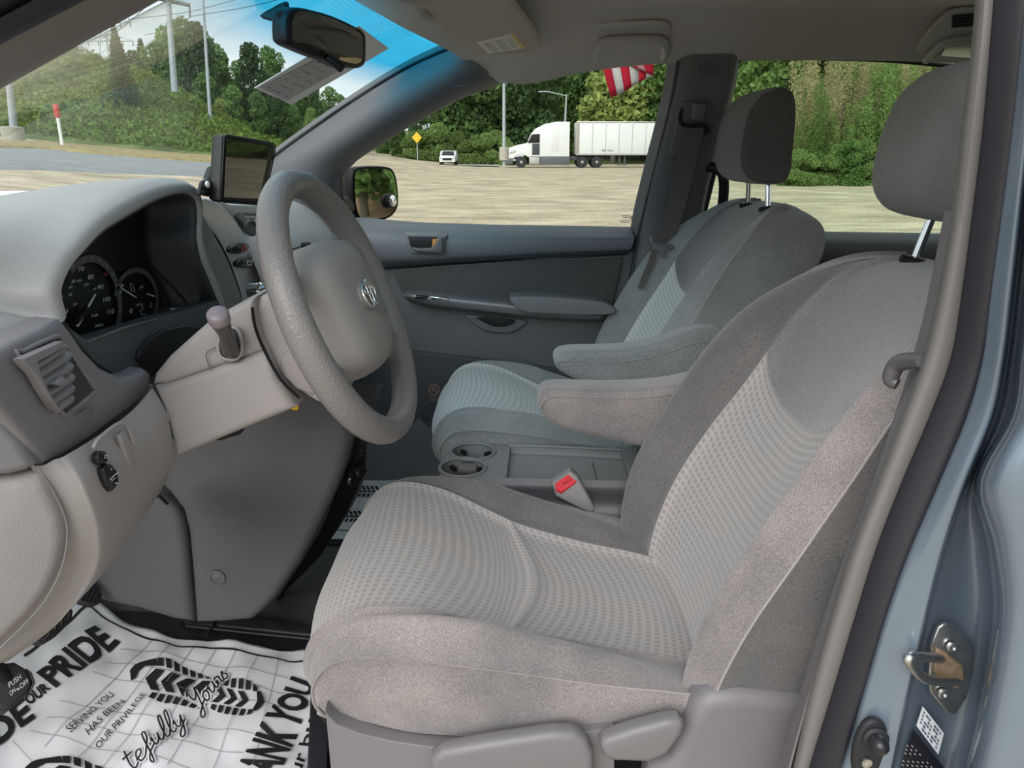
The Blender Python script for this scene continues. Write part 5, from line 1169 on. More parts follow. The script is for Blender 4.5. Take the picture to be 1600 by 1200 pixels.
def seat_back_net(cx):
    F = [(.268,.60),(.288,.70),(.325,.80),(.375,.90),(.425,1.0),(.468,1.09),(.505,1.150),(.532,1.186),(.568,1.209),(.61,1.217)]
    Rb = [(.45,.59),(.46,.68),(.49,.77),(.53,.87),(.575,.96),(.615,1.05),(.655,1.10),(.676,1.148),(.674,1.186),(.635,1.215)]
    B = [.05,.085,.105,.108,.10,.078,.045,.022,.008,0]
    HW = [.240,.252,.260,.262,.260,.250,.232,.205,.165,.12]
    WI = [.140,.148,.150,.148,.145,.145,.145,.138,.12,.09]; YO = [0,0,0,-.004,-.012,-.02,-.022,-.02,-.015,-.01]
    rows = []
    for (fx, fz), (rx, rz), b, hw, wi, yo in zip(F, Rb, B, HW, WI, YO):
        f = V((fx,0,fz)); d = V((rx,0,rz))-f; T = d.length; d = d/T if T > 1e-6 else V((1,0,0))
        def p(y, n): return f + d*(-n) + V((0, y, 0))
        half = [(hw-.03, -T), (hw-.006, -T*.82), (hw, -T*.35), (hw-.004, b*.45), (hw-.035, b), (wi+.035, b*.80), (wi, b*.36), (wi*.55, b*.07), (0, 0)]
        yy = lambda y, k: y + (yo if k >= 5 else 0) + (-.022*min(1, max(0, (fz-.6)/.1))*max(0, min(1, (1.2-fz)/.15)) if y < 0 and k in (5, 6) else 0) + (.014*max(0, min(1, (1.0-fz)/.1)) if y > 0 and k in (5, 6) else 0)
        r = [p(yy(-y, k), n*(.55 if k == 5 else .72) if k in (3,4,5) else n*.8 if k == 6 else n) for k, (y, n) in enumerate(half)] + [p(yy(y, 7-k), n) for k, (y, n) in enumerate(half[::-1][1:])]
        rows.append([q+V((cx[0], cx[1], cx[2])) for q in r])
    return Net(rows)
def cushion_net(o, ext=0, front=0):
    rows = []
    #      X     zc    wi    zb    wc   wo    zo    ws   zk   corner
    S = [(-.180,.632,.190,.632,.205,.215,.632,.215,.632,.010),
         (-.266,.662,.195,.662,.222,.235,.662,.238,.650,.030),
         (-.292,.710,.198,.709,.225,.238,.706,.243,.662,.045),
         (-.272,.762,.200,.760,.225,.240,.742,.246,.660,.045),
         (-.215,.790,.200,.792,.225,.243,.756,.250,.655,.020),
         (-.130,.782,.186,.798,.222,.246,.755,.254,.640,0),
         (-.040,.742,.168,.788,.218,.247,.744,.255,.634,0),
         (.015,.720,.158,.770,.214,.247,.735,.255,.636,0),
         (.120,.692,.150,.735,.208,.244,.714,.252,.644,0),
         (.235,.668,.148,.690,.200,.236,.690,.244,.655,0),
         (.320,.640,.140,.650,.190,.225,.655,.232,.640,0)]
    for X, zc, wi, zb, wc, wo, zo, ws, zk, cr_ in S:
        X = X + (front if X < -.1 else front*.4 if X < 0 else 0)
        half = [(ws-.01, zk), (ws, (zk+zo)/2), (wo, zo), (wc, zb), ((wc+wi)/2+.0, zc*.35+zb*.65), (wi, zc+.15*(zb-zc)), (wi*.5, zc), (0, zc)]
        r = []
        for y, z in half: r.append((X+cr_*(y/.25)**4, -y, z))
        for y, z in half[::-1][1:]: r.append((X+cr_*(y/.25)**4, y, z))
        rows.append([(a+o[0], b+o[1], c+o[2]) for a, b, c in r])
    return Net(rows)
def build_seat(root, co, bo, front, mats):
    m_ins, m_near, m_far, m_up, m_skirt = mats
    C = cushion_net(co, front=front); nr = 10.0; nc = 14.0
    sg = -1
    P = lambda name, S, dom, a, b, m, g=.004, gw=.10, uvs=(.5,.5), e=(1,1,1,1), dome=0: patch(name, S, dom, a, b, m, root, g, gw, sg, uvs, False, e, dome, 0)
    ci, cj = 5/nc, 9/nc; o0, o1 = 2/nc, 12/nc
    seamrow = lambda b: (7.0 - 1.1*math.exp(-((b-.5)/.42)**4)*0 + .55*(1-(2*b-1)**2))/nr - .03
    for nm, S_, in (('cushion_padding', C),): patch(nm, S_, lambda a, b: (.10+.88*a, .20+.60*b), 44, 44, m_far, root, 0, .1, sg, (.5,.5), False, (0,0,0,0), 0, 0).data.transform(Matrix.Translation((.004, 0, -.007)))
    P('cushion_insert_front', C, lambda a, b: (1.2/nr+(seamrow(b)-1.2/nr)*a, ci+(cj-ci)*b), 50, 30, m_ins, .007, .035, (.46,.38), (0,1,1,1))
    P('cushion_insert_rear', C, lambda a, b: (seamrow(b)+(1-seamrow(b))*a, ci+(cj-ci)*b), 30, 30, m_ins, .007, .05, (.30,.31), (1,0,1,1))
    P('cushion_bolster', C, lambda a, b: (1.2/nr+(1-1.2/nr)*a, o0+(ci-o0)*b), 60, 16, m_near, .007, .09, e=(0,0,1,1))
    P('cushion_bolster', C, lambda a, b: (1.2/nr+(1-1.2/nr)*a, cj+(o1-cj)*b), 60, 16, m_far, .007, .09, e=(0,0,1,1))
    P('cushion_skirt', C, lambda a, b: (a, o0*b), 60, 10, m_skirt, .005, .12, e=(0,0,0,1))
    P('cushion_skirt', C, lambda a, b: (a, o1+(1-o1)*b), 60, 10, m_far, .005, .12, e=(0,0,1,0))
    P('cushion_front', C, lambda a, b: (1.2/nr*a, o0+(o1-o0)*b), 8, 30, m_skirt, .005, .1, e=(0,1,0,0))
    seam('cushion_piping', C, lambda t: (.13+.85*t, o0), .0017, M_SEAM, root, 50, -.0045, sg); seam('cushion_piping', C, lambda t: (.13+.85*t, o1), .0017, M_SEAM, root, 50, -.0045, sg)
    B = seat_back_net(bo); nr = 9.0; nc = 16.0
    i0, i1 = 6/nc, 10/nc; s0, s1 = 3/nc, 13/nc
    patch('back_padding', B, lambda a, b: (.01+.95*a, .01+.98*b), 40, 50, m_far, root, 0, .1, sg, (.5,.5), False, (0,0,0,0), 0, 0).data.transform(Matrix.Translation((.007, 0, -.003)))
    sb_ = lambda b: (4.55 - .62*(1-abs(2*b-1)**2.6))/nr
    P('back_insert', B, lambda a, b: (sb_(b)*a, i0+(i1-i0)*b), 50, 30, m_ins, .007, .035, (.46,.32), (0,1,1,1))
    P('back_upper_panel', B, lambda a, b: (sb_(b)+(1-sb_(b))*a, i0+(i1-i0)*b), 40, 30, m_up, .007, .04, e=(1,0,1,1))
    P('back_bolster', B, lambda a, b: (1.0*a, s0+(i0-s0)*b), 60, 18, m_near, .007, .09, e=(0,0,1,1))
    P('back_bolster', B, lambda a, b: (1.0*a, i1+(s1-i1)*b), 60, 18, m_far, .007, .09, e=(0,0,1,1))
    P('back_side', B, lambda a, b: (1.0*a, s0*b), 60, 14, m_skirt if m_skirt is not M_PLUW else M_PLU, .007, .10, e=(0,0,0,1))
    P('back_side', B, lambda a, b: (1.0*a, s1+(1-s1)*b), 60, 14, m_far, .005, .10, e=(0,0,1,0))
    rear = Net([[B.a[i][16]+(B.a[i][0]-B.a[i][16])*t + np.array([.012*math.sin(PI*t),0,0]) for t in (0,.25,.5,.75,1)] for i in range(10)])
    P('back_shell', rear, lambda a, b: (1.0*a, b), 40, 20, m_far, 0, e=(0,0,0,0))
    top = [B(1.0, t) for t in np.linspace(0, 1, 40)]; c = sum(top, V((0,0,0)))/len(top)
    topm = m_up
    vs = top+[c+(p-c)*.5+V((0,0,.0006)) for p in top]+[c]; n = 40; fs = [(k,k+1,n+k+1,n+k) for k in range(n-1)]+[(n+k,n+k+1,2*n) for k in range(n-1)]+[(39,0,40,79),(79,40,80)]
    mk('back_top', vs, fs, topm, root, 0, True)
    seam('back_piping', B, lambda t: (.02+.93*t, s0), .0020, M_SEAM, root, 50, -.0052, sg); seam('insert_piping', B, lambda t: (.02+.60*t, i0), .0015, M_SEAM, root, 50, -.0065, sg); seam('back_piping', B, lambda t: (.02+.93*t, s1), .0012, M_SEAM, root, 50, .0, sg)
    return C, B
def headrest(root, c, tilt=0, w=.128, s=1.0):
    pf = [(-.062,-.005),(-.056,.05),(-.035,.085),(-.005,.104),(.022,.106),(.042,.088),(.052,.04),(.057,-.02),(.060,-.075),(.050,-.098),(.015,-.103),(-.025,-.100),(-.050,-.080),(-.061,-.045)]
    ct, st = math.cos(tilt), math.sin(tilt)
    def ring(y, k, f=1.0): return [V((c[0]+(x*f*k*ct+z*k*st)*s, c[1]+y, c[2]+(z*k*ct-x*k*f*st)*s)) for x, z in pf]
    loft('headrest', [ring(-w, .02), ring(-w-.001, .5), ring(-w+.002, .86), ring(-w+.012, .955), ring(-w+.035, .99), ring(-w*.4, 1.0, 1.04), ring(0, 1.0, 1.05), ring(w*.4, 1.0, 1.04), ring(w-.035, .99), ring(w-.012, .955), ring(w-.002, .86), ring(w+.001, .5), ring(w, .02)], M_HR, root, True, True, 0, sm=3, smr=3)
    tube('headrest_seam', cat(ring(-w+.006, .93), 3, True), .0009, mat('dark_thread', (.06,.06,.06), .9), root, 6, True)
def posts(root, pts, B):
    for top, bot in pts:
        tube('headrest_post', [bot, top], .0062, M_CHR, root, 16)
        M = axis(bot, top-bot); lathe('post_collar', [(.020,-.006),(.021,.001),(.018,.005),(.009,.006)], M, M_BLK, root, 24)

dr = thing('driver_seat', 'large light grey cloth driver seat with checked insert, nearest the camera', 'car seat', (0.0, 1.06, .43))
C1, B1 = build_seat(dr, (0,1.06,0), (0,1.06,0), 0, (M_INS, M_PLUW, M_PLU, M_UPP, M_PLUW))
headrest(dr, (.606,1.055,1.383), R(8), .132, 1.02)
posts(dr, [(V((.618,.99,1.29)), V((.602,.985,1.215))), (V((.618,1.13,1.29)), V((.602,1.135,1.215)))], B1)
arm = [(841,634),(845,618),(856,611),(885,609),(950,611),(1010,609),(1060,603),(1110,592),(1170,590),(1180,700),(1100,716),(1020,704),(960,692),(905,680),(868,668),(848,652)]
pxslab('armrest', arm, (0,.085,0), M_PLUW, dr, .024, 6, 2, Y=1.335)
tube('armrest_piping', [W(a, b, Y=1.334) for a, b in [(843,640),(856,622),(885,619),(960,622),(1020,620),(1070,612)]], .0010, M_SEAM, dr, 6, sm=4)
YS = .792
ss = pxslab('side_shield', [(508,1108),(514,1120),(526,1132),(560,1146),(610,1158),(690,1170),(860,1150),(960,1140),(960,1300),(540,1300),(520,1240)], (0,.03,0), M_SEATP, dr, .008, 4, Y=YS+.006)
pxslab('height_lever', [(672,1190),(690,1176),(760,1163),(860,1148),(895,1147),(915,1158),(927,1180),(930,1240),(680,1240)], (0,.028,0), M_SEATP, dr, .011, 5, Y=YS-.022)
lathe('lever_pivot', [(.030,0),(.030,.002),(.027,.003)], axis(W(870,1232,Y=YS-.0225), (0,-1,0)), M_SEATP, dr, 32)
pxslab('recline_lever', [(938,1166),(944,1158),(985,1144),(1040,1129),(1062,1126),(1071,1134),(1068,1150),(1045,1182),(1015,1195),(960,1193),(942,1184)], (0,.028,0), M_SEATP, dr, .010, 5, Y=YS-.018)
pxslab('rear_shield', [(1072,1134),(1092,1100),(1112,1088),(1160,1084),(1260,1094),(1300,1100),(1300,1300),(1000,1300),(1014,1204),(1050,1190)], (0,.06,0), M_SEATP, dr, .022, 6, 1, Y=YS+.0)
tube('front_trim', [W(a, b, Y=.86) for a, b in [(492,1080),(496,1100),(508,1118),(524,1134)]], .006, M_BLK, dr, 10, sm=3)
# buckle
bk = thing('seat_belt_buckle', 'grey seat belt buckle with a red release button between the seats', 'buckle', tuple(W(900, 790, Y=1.35)))
pxslab('buckle_body', [(863,757),(892,738),(902,745),(930,794),(929,801),(920,804),(912,799),(868,776)], (0,.032,0), mat('buckle_grey', (.27,.255,.25), .5, bump=.1), bk, .006, 4, Y=1.335)
rbm = mat('buckle_red', (.70,.045,.06), .35, coat=.3)
slab('release_button', [W(a, b, Y=y) for a, b, y in [(867,755,1.332),(887,741,1.332),(898,741,1.345),(901,752,1.333),(877,769,1.330),(868,765,1.330)]], (.001,.004,-.006), rbm, bk, .002, 3)
pr = Print(lambda x, y: W(x, y, Y=1.3285)); pr.text('PRESS', [(880,760),(893,750),(893,745.5),(879,755)]); pr.done('press_text', mat('dark_red', (.35,.02,.03), .5), bk)
tube('buckle_stalk', [W(922,800,Y=1.35), W(930,812,Y=1.35), W(938,840,Y=1.35)], .008, M_BLK, bk, 10)

ps = thing('passenger_seat', 'grey cloth passenger seat with ribbed insert on the far side', 'car seat', (0.0, 1.86, .43))
C2, B2 = build_seat(ps, (.088,1.898,-.008), (.02,1.885,.035), .0, (M_INSP, M_PLUP, M_PLUP, M_UPP, M_PLUP))
headrest(ps, (.570,1.87,1.403), R(4), .122, 1.0)
posts(ps, [(V((.588,1.80,1.32)), V((.592,1.79,1.245))), (V((.588,1.94,1.32)), V((.592,1.945,1.245)))], B2)
arm2 = [(866,566),(869,557),(880,551),(905,549),(960,548),(1010,542),(1055,528),(1090,515),(1115,514),(1135,522),(1146,536),(1146,600),(1100,614),(1040,614),(960,610),(910,600),(885,588),(870,577)]
pxslab('armrest', arm2, (0,.080,0), M_PLUP, ps, .022, 6, 2, Y=1.575)
lathe('armrest_pivot_cover', [(.026,0),(.026,.002),(.023,.003),(.001,.003)], axis(W(1102,570,Y=1.5755), (0,-1,0)), mat('pivot_cover', (.13,.13,.135), .6), ps, 28)
tube('armrest_piping', [W(a, b, Y=1.574) for a, b in [(868,570),(885,564),(960,566),(1030,556),(1090,535),(1130,536)]], .0010, M_SEAM, ps, 6, sm=4)
for dx in (0, .38): 
    for yy in (1.70, 2.02): box('seat_rail', (-.05+dx*.9, yy, .50), (.06,.04,.18), M_BLK, ps, .005)
for yy in (.90, 1.24): box('seat_rail', (.02, yy, .435), (.50,.035,.05), M_BLK, dr, .005); box('seat_riser', (.05, yy, .53), (.34,.03,.16), M_BLK, dr, .005)
box('seat_pan', (.02,1.06,.60), (.44,.40,.04), M_BLK, dr, .01); box('seat_pan', (.08,1.86,.62), (.42,.40,.06), M_BLK, ps, .01)

# ================================================================== CENTRE CONSOLE
def boolean(o, cutters):
    for c in cutters:
        md = o.modifiers.new('cut', 'BOOLEAN'); md.operation = 'DIFFERENCE'; md.object = c; md.solver = 'EXACT'
    dg = bpy.context.evaluated_depsgraph_get(); me = bpy.data.meshes.new_from_object(o.evaluated_get(dg)); old = o.data
    o.modifiers.clear(); o.data = me; me.name = o.name; me.set_sharp_from_angle(angle=R(45))
    for c in cutters: bpy.data.objects.remove(c)
    return o
cn = thing('centre_console', 'grey centre console with two cup holders and a shallow tray', 'console', (.07, 1.5, .43))
M_CON = mat('console_plastic', (.215,.215,.215), .5, bump=.2, bscale=500)
ZC = .722
out = [W(a, b, Z=ZC) for a, b in [(684,742),(688,716),(700,700),(725,693),(790,692),(900,697),(992,703),(1004,712),(1010,772),(880,768),(780,764),(700,760)]]
cb = slab('console_body', out, (0,0,-.27), M_CON, cn, .010, 4)
def cyl_cut(c, r, d): 
    bm = bmesh.new(); lathe_bm(bm, [(r, -d), (r*1.0, -.006), (r*1.08, .02)], Matrix.Translation(c), 40); return mkbm('cut', bm, None)
tr_ = [W(a, b, Z=ZC) for a, b in [(797,698),(900,702),(980,707),(990,757),(888,756),(790,753)]]
bm = bmesh.new(); slab_bm(bm, [p+V((0,0,.02)) for p in tr_], (0,0,-.036), .004, 2); tcut = mkbm('cut', bm, None)
k1, k2 = W(739,706,Z=ZC), W(723,731,Z=ZC)
boolean(cb, [tcut, cyl_cut(k1, .047, .07), cyl_cut(k2, .047, .07)])
for k in (k1, k2):
    tube('cup_ring', [k+V((.0495*math.cos(t), .0495*math.sin(t), .001)) for t in np.linspace(0, 2*PI, 41)[:-1]], .004, M_CON, cn, 8, True)
    for a in (.6, 2.2, 3.9): box('cup_tab', k+V((.040*math.cos(a), .040*math.sin(a), -.014)), (.018,.010,.010), M_BLK, cn, .003, 2, Matrix.Rotation(a, 3, 'Z'))
box('cup_bridge', (k1+k2)/2+V((0,0,-.012)), (.042,.075,.014), mat('cup_insert', (.14,.13,.13), .5), cn, .004)
box('tray_line', W(929,735,Z=ZC-.0155), (.0015,.085,.001), M_BLK, cn, 0)
pxslab('rear_lip', [(968,708),(985,704),(996,706),(1006,770),(990,768)], (0,0,.012), M_CON, cn, .005, 4, 0, Z=ZC-.006)
tube('ridge', [W(a, b, Z=ZC+.002) for a, b in [(795,696),(860,698),(930,701),(985,704)]], .0035, M_CON, cn, 8, sm=3)
# glossy near shoulder
o_ = [(x, z) for x, z in [(0,0),(-.022,-.006),(-.040,-.030),(-.048,-.07),(-.046,-.12),(-.046,-.28)]]
ra, rb_ = W(690,764,Z=ZC), W(1012,772,Z=ZC)
loft('side_panel', [[ra.lerp(rb_, t)+V((0,dy,dz)) for dy, dz in [(.02,0)]+o_+[(.02,-.28)]] for t in np.linspace(0, 1, 8)], mat('satin_console_side', (.06,.055,.06), .36, .05), cn, True, True, 60, smr=3)
pv = box('console_pedestal', (.07,1.52,.50), (.34,.16,.16), M_BLK, cn, .01)
# ================================================================== NEAR DOOR OPENING
M_TRIM = mat('near_pillar_trim', (.165,.152,.145), .55, bump=.2, bscale=500)
M_RUBN = mat('door_rubber', (.020,.019,.026), .5, bump=.1)
nb = setroot('trim_3', (.40, .66, .9))
ylev = [-60,60,200,330,460,560,650,756,860,960,1080,1200,1300]
xa = [1530,1522,1505,1490,1467,1443,1410,1370,1330,1299,1265,1238,1212]
xb = [1562,1552,1540,1524,1507,1490,1457,1412,1372,1341,1305,1268,1240]
xc = [1604,1593,1577,1560,1542,1530,1505,1461,1416,1380,1345,1310,1284]
YT = .70
rings = []
for y, a, b in zip(ylev, xa, xb):
    rings.append([W(a, y, Y=YT+.10), W(a, y, Y=YT+.01), W(a+(b-a)*.25, y, Y=YT-.012), W(a+(b-a)*.7, y, Y=YT-.016), W(b, y, Y=YT-.012), W(b+10, y, Y=YT), W(b+10, y, Y=YT+.10)])
loft('pillar_trim', rings, M_TRIM, nb, True, True, 50, sm=4, smr=3)
rings = []
for y, b, c in zip(ylev, xb, xc):
    p, q = W(b-2, y, Y=YT-.018), W(c+3, y, Y=YT-.036); m = (p+q)/2; e = (q-p)/2
    rings.append([m+e*math.cos(t)+V((0,-.011*math.sin(t),0)) for t in np.linspace(0, 2*PI, 17)[:-1]])
rb = loft('door_rubber', rings, M_RUBN, nb, True, True, 60, sm=4)
# painted jamb
wj = setroot('wall_left', (.5, .6, .8))
x1 = [1625,1616,1606,1592,1578,1566,1548,1505,1470,1444,1416,1390,1368]
x2 = [1650,1640,1630,1615,1604,1592,1578,1528,1545,1552,1535,1510,1490]
rows = []
for y, c, d, e in zip(ylev, xc, x1, x2):
    rows.append([W(c-10, y, Y=.70), W(c-3, y, Y=.670), W(c+(d-c)*.45, y, Y=.652), W(d-4, y, Y=.642), W(d+4, y, Y=.646), W(d+10, y, Y=.675), W(d+.5*(e-d)+4, y, Y=.690), W(e-6, y, Y=.672), W(e, y, Y=.610), W(e+12, y, Y=.560), W(e+60, y, Y=.535), W(e+200, y, Y=.525)])
JN = Net(rows); patch('painted_jamb', JN, lambda a, b: (a, b), 90, 90, M_BODY, wj, 0, edges=(0,0,0,0), ang=0)
slab('outer_skin', [W(1700,-60,Y=.55), V((1.4,.58,1.62)), V((3.0,.62,1.50)), V((3.0,.62,.40)), V((.6,.58,.40))], (0,.05,0), M_BODY, wj, .005)
# seat belt at the near pillar
nb2 = thing('seat_belt', 'purple grey seat belt webbing running down behind the driver seat along the near pillar', 'seat belt', tuple(W(1380, 740, Y=.74)))
ribbon('webbing', [W(a, b, Y=y) for a, b, y in [(1480,330,.80),(1450,480,.79),(1424,580,.78),(1398,660,.77),(1362,770,.76),(1322,872,.755),(1286,980,.75),(1250,1095,.745),(1216,1220,.74)]],
       [W(a, b, Y=y) for a, b, y in [(1500,330,.72),(1475,480,.715),(1447,580,.71),(1420,660,.71),(1378,770,.71),(1336,872,.708),(1300,980,.706),(1264,1095,.704),(1230,1220,.702)]], mat('belt_webbing_near', (.20,.18,.185), .85, bump=.6, bscale=1500), nb2)
tube('belt_guide', [W(a, b, Y=y) for a, b, y in [(1442,564,.71),(1425,563,.73),(1404,568,.75),(1394,582,.755),(1392,594,.755),(1402,600,.75)]], [.007,.0085,.009,.0085,.008,.006], mat('guide_plastic', (.10,.095,.10), .4), nb2, 12, sm=4)

# striker
stt = thing('door_striker', 'bare steel door striker with a bent loop on the blue door jamb', 'striker', tuple(W(1487, 1045, Y=.635)))
plo = [(1477,974),(1493,980),(1517,1000),(1523,1027),(1518,1067),(1512,1090),(1494,1117),(1481,1115),(1454,1083),(1451,1060),(1455,1007),(1466,981)]
slab('striker_plate', [W(a, b, Y=.664) for a, b in plo], (0,.006,0), M_STEEL, stt, .002, 3)
tube('striker_loop', [W(1470,1029,Y=.662), W(1440,1026,Y=.636), W(1424,1026,Y=.626), W(1419,1031,Y=.624), W(1427,1043,Y=.627), W(1441,1058,Y=.634), W(1462,1064,Y=.644), W(1494,1064,Y=.662)], .0050, M_STEEL, stt, 12, sm=4)
pxslab('striker_boss', [(1462,1012),(1480,1022),(1505,1040),(1508,1060),(1497,1078),(1480,1070),(1460,1050)], (0,.006,0), mat('rusty_steel', (.50,.36,.24), .55, .7, var=.35, vscale=90), stt, .002, 3, 1, Y=.6605)
for x, y in ((1487,1010), (1473,1083)): lathe('torx_bolt', [(.0058,0),(.0058,.003),(.0045,.0038),(.0026,.0038),(.0024,.002)], axis(W(x, y, Y=.662), (0,-1,.0)), M_STEEL, stt, 20)
# labels
st1 = thing('tyre_label', 'small white printed sticker below the striker on the door jamb', 'sticker', tuple(W(1455, 1140, Y=.64)))
q = [(1442,1104),(1475,1146),(1466,1179),(1432,1134)]
def LB(x, y, o=0): return W(x, y, Y=.669+o)
slab('sticker', [LB(*p) for p in q], (0,.0008,0), mat('sticker_white', (.72,.74,.78), .5), st1, 0)
pr = Print(lambda x, y: LB(x, y, -.0008)); f = quadmap([(1432,1134),(1466,1179),(1475,1146),(1442,1104)])
for r in range(5):
    for c in range(7):
        w = .06+.05*((r*3+c*5) % 3)/2; 
        if (r+c*2) % 5: pr.poly([f(.08+c*.125, .10+r*.17), f(.08+c*.125+w, .10+r*.17), f(.08+c*.125+w, .20+r*.17), f(.08+c*.125, .20+r*.17)])
pr.done('print', mat('sticker_ink', (.10,.10,.14), .6), st1)
st2 = thing('certification_label', 'black printed sticker partly cut off under the white one on the door jamb', 'sticker', tuple(W(1440, 1190, Y=.64)))
slab('sticker', [LB(*p) for p in [(1427,1140),(1485,1212),(1470,1260),(1400,1250),(1412,1190)]], (0,.0008,0), mat('sticker_black', (.01,.01,.016), .4), st2, 0)
pr = Print(lambda x, y: LB(x, y, -.0008))
for r in range(7):
    for c in range(9):
        if (r*7+c*11) % 4 == 0: continue
        x, y = 1418+c*6-r*1.5, 1158+c*6.5+r*6
        if y < 1142+(x-1427)*1.25+4: continue
        pr.line([(x, y), (x+2.6, y+2.8)], 1.3)
pr.done('print', mat('sticker_specks', (.45,.45,.45), .6), st2)
# courtesy switch
cs_ = thing('door_switch', 'black rubber courtesy light plunger on the lower door jamb', 'switch', tuple(W(1360, 1160, Y=.655)))
pxslab('switch_base', [(1333,1192),(1338,1160),(1350,1136),(1364,1127),(1380,1130),(1388,1144),(1386,1170),(1376,1200),(1366,1222),(1340,1222)], (0,.010,0), M_RUB, cs_, .004, 4, 2, Y=.640)
c = W(1367,1152,Y=.640); lathe('rubber_ring', [(.0125,0),(.013,.004),(.010,.006)], axis(c, (-.1,-1,.1)), M_RUB, cs_, 24)
lathe('plunger', [(.0095,.0),(.0098,.012),(.0080,.018),(.0045,.021),(.0008,.022)], axis(c, (-.1,-1,.1)), mat('plunger_black', (.02,.02,.025), .3), cs_, 24)
lathe('screw', [(.0055,0),(.0055,.003),(.0025,.003),(.0020,.0015)], axis(W(1353,1190,Y=.639), (0,-1,0)), M_STEEL, cs_, 16)

# near windshield pillar and roof rail at the top left
na = setroot('trim_4', (-.45, .73, 1.6))
L0 = [(-420,366),(-200,244),(-60,167),(0,134),(120,67),(240,0),(340,-56),(560,-170)]
L1 = [(-420,300),(-200,178),(-60,100),(0,66),(62,33),(125,0),(230,-58),(450,-180)]
L2 = [(-420,262),(-200,142),(-60,65),(0,33),(30,17),(62,0),(170,-60),(400,-190)]
rings = []
for a, b in zip(L0, L1):
    p, q = W(*a, Y=.765), W(*b, Y=.695); m = p.lerp(q, .5)
    rings.append([p+V((0,.03,.01)), p, p.lerp(q, .25)+V((0,-.022,0)), m+V((0,-.026,0)), q+V((0,-.010,0)), q+V((0,.01,.0)), q+V((0,.06,.01))])
loft('pillar_trim', rings, mat('near_a_trim', (.17,.15,.145), .55, bump=.3, bscale=400), na, True, True, 60, sm=3, smr=3)
rings = []
for a, b in zip(L1, L2):
    p, q = W(*a, Y=.685), W(*b, Y=.665); m = (p+q)/2; e = (q-p)/2
    rings.append([m+e*math.cos(t)*1.1+V((0,-.012*math.sin(t),0)) for t in np.linspace(0, 2*PI, 13)[:-1]])
loft('door_rubber', rings, M_RUBN, na, True, True, 60, sm=3)
rings = []
for a in L2:
    p = W(a[0], a[1], Y=.675); q = W(a[0]-55, a[1]-80, Y=.62); rings.append([p, p.lerp(q,.4)+V((0,-.02,0)), q, q+V((0,.05,0)), p+V((0,.06,0))])
loft('roof_rail', rings, mat('rail_paint', (.05,.05,.065), .3, .2, coat=.5), na, True, True, 50, sm=3)
# roof rail above the near door opening, out of the frame, closing the roof
nr_ = loft('near_roof_rail', [[V((x, .83, z)), V((x, .80, z+.03)), V((x,.72,z+.02)), V((x,.70,z-.03)), V((x,.76,z-.05))] for x, z in [(-.12,1.60),(.2,1.635),(.6,1.645),(1.6,1.63),(3.0,1.6)]], M_TRIM, na, True, True, 60)

# ================================================================== FOOTWELL
ZF = .412
rm_ = thing('rubber_mat', 'black rubber floor mat under the driver paper mat', 'floor mat', (-.5, 1.1, ZF))
M_RM = mat('mat_rubber', (.02,.02,.024), .5, bump=.2)
pxslab('mat_sheet', [(100,955),(240,962),(330,968),(480,985),(640,1000),(640,1290),(-200,1290),(-200,1000)], (0,0,.010), M_RM, rm_, .003, 2, Z=ZF)
pxslab('raised_edge', [(282,972),(300,968),(330,964),(352,963),(470,983),(560,992),(560,1002),(480,1000),(340,985),(300,985)], (0,0,.014), M_RM, rm_, .005, 3, 0, Z=ZF+.010)
tube('ridge', [W(a, b, Z=ZF+.026) for a, b in [(338,964),(332,980),(322,992)]], .003, M_RM, rm_, 8); tube('ridge', [W(a, b, Z=ZF+.024) for a, b in [(290,978),(400,990),(520,1002)]], .003, M_RM, rm_, 8)
pxslab('side_edge', [(488,1060),(520,1060),(512,1240),(480,1240)], (0,0,.02), M_RM, rm_, .005, 3, 0, Z=ZF+.010)
pm = thing('paper_mat', 'crumpled white printed paper floor mat in the driver footwell', 'paper mat', tuple(W(250, 1080, Z=ZF+.02)))
ZP = ZF+.026
def und(x, y): return .0035*math.sin(x*38+y*17)+.0025*math.sin(x*21-y*44+1)+.0018*math.sin(x*90+y*60)
def pp_(x, y, o=0):
    p = W(x, y, Z=ZP); rise = max(0, (-.80-p.x))*.35
    return V((p.x, p.y, ZP+und(p.x, p.y)+o+rise*.3))
outl = [(70,930),(112,938),(153,945),(195,970),(236,986),(276,996),(357,1002),(420,1012),(505,1025),(508,1120),(487,1200),(480,1290)]
lft = [(-330,930),(-330,945),(-330,960),(-330,985),(-330,1000),(-330,1010),(-330,1030),(-330,1050),(-330,1080),(-330,1140),(-330,1200),(-330,1290)]
A = cat([(a, b, 0) for a, b in outl], 5); Bq = cat([(a, b, 0) for a, b in lft], 5); nA = len(A); K = 44
vs = [pp_(A[i].x+(Bq[i].x-A[i].x)*k/K, A[i].y+(Bq[i].y-A[i].y)*k/K) for i in range(nA) for k in range(K+1)]
o = mk('sheet', vs, [(i*(K+1)+k, i*(K+1)+k+1, (i+1)*(K+1)+k+1, (i+1)*(K+1)+k) for i in range(nA-1) for k in range(K)], mat('mat_paper', (.74,.735,.75), .75, bump=.25, bscale=40), pm, 0, True); thicken(o, .0006, -1)
M_INK = mat('black_ink', (.012,.012,.014), .6)
pk = Print(lambda x, y: pp_(x, y, .0030))
B_ = .04
pk.text('PRIDE', [(89,1082),(188,1003),(150,983),(57,1055)], B_); pk.text('OUR', [(46,1106),(81,1082),(70,1071),(37,1094)], B_); pk.text('RIDE', [(-42,1203),(56,1123),(36,1092),(-72,1172)], B_)
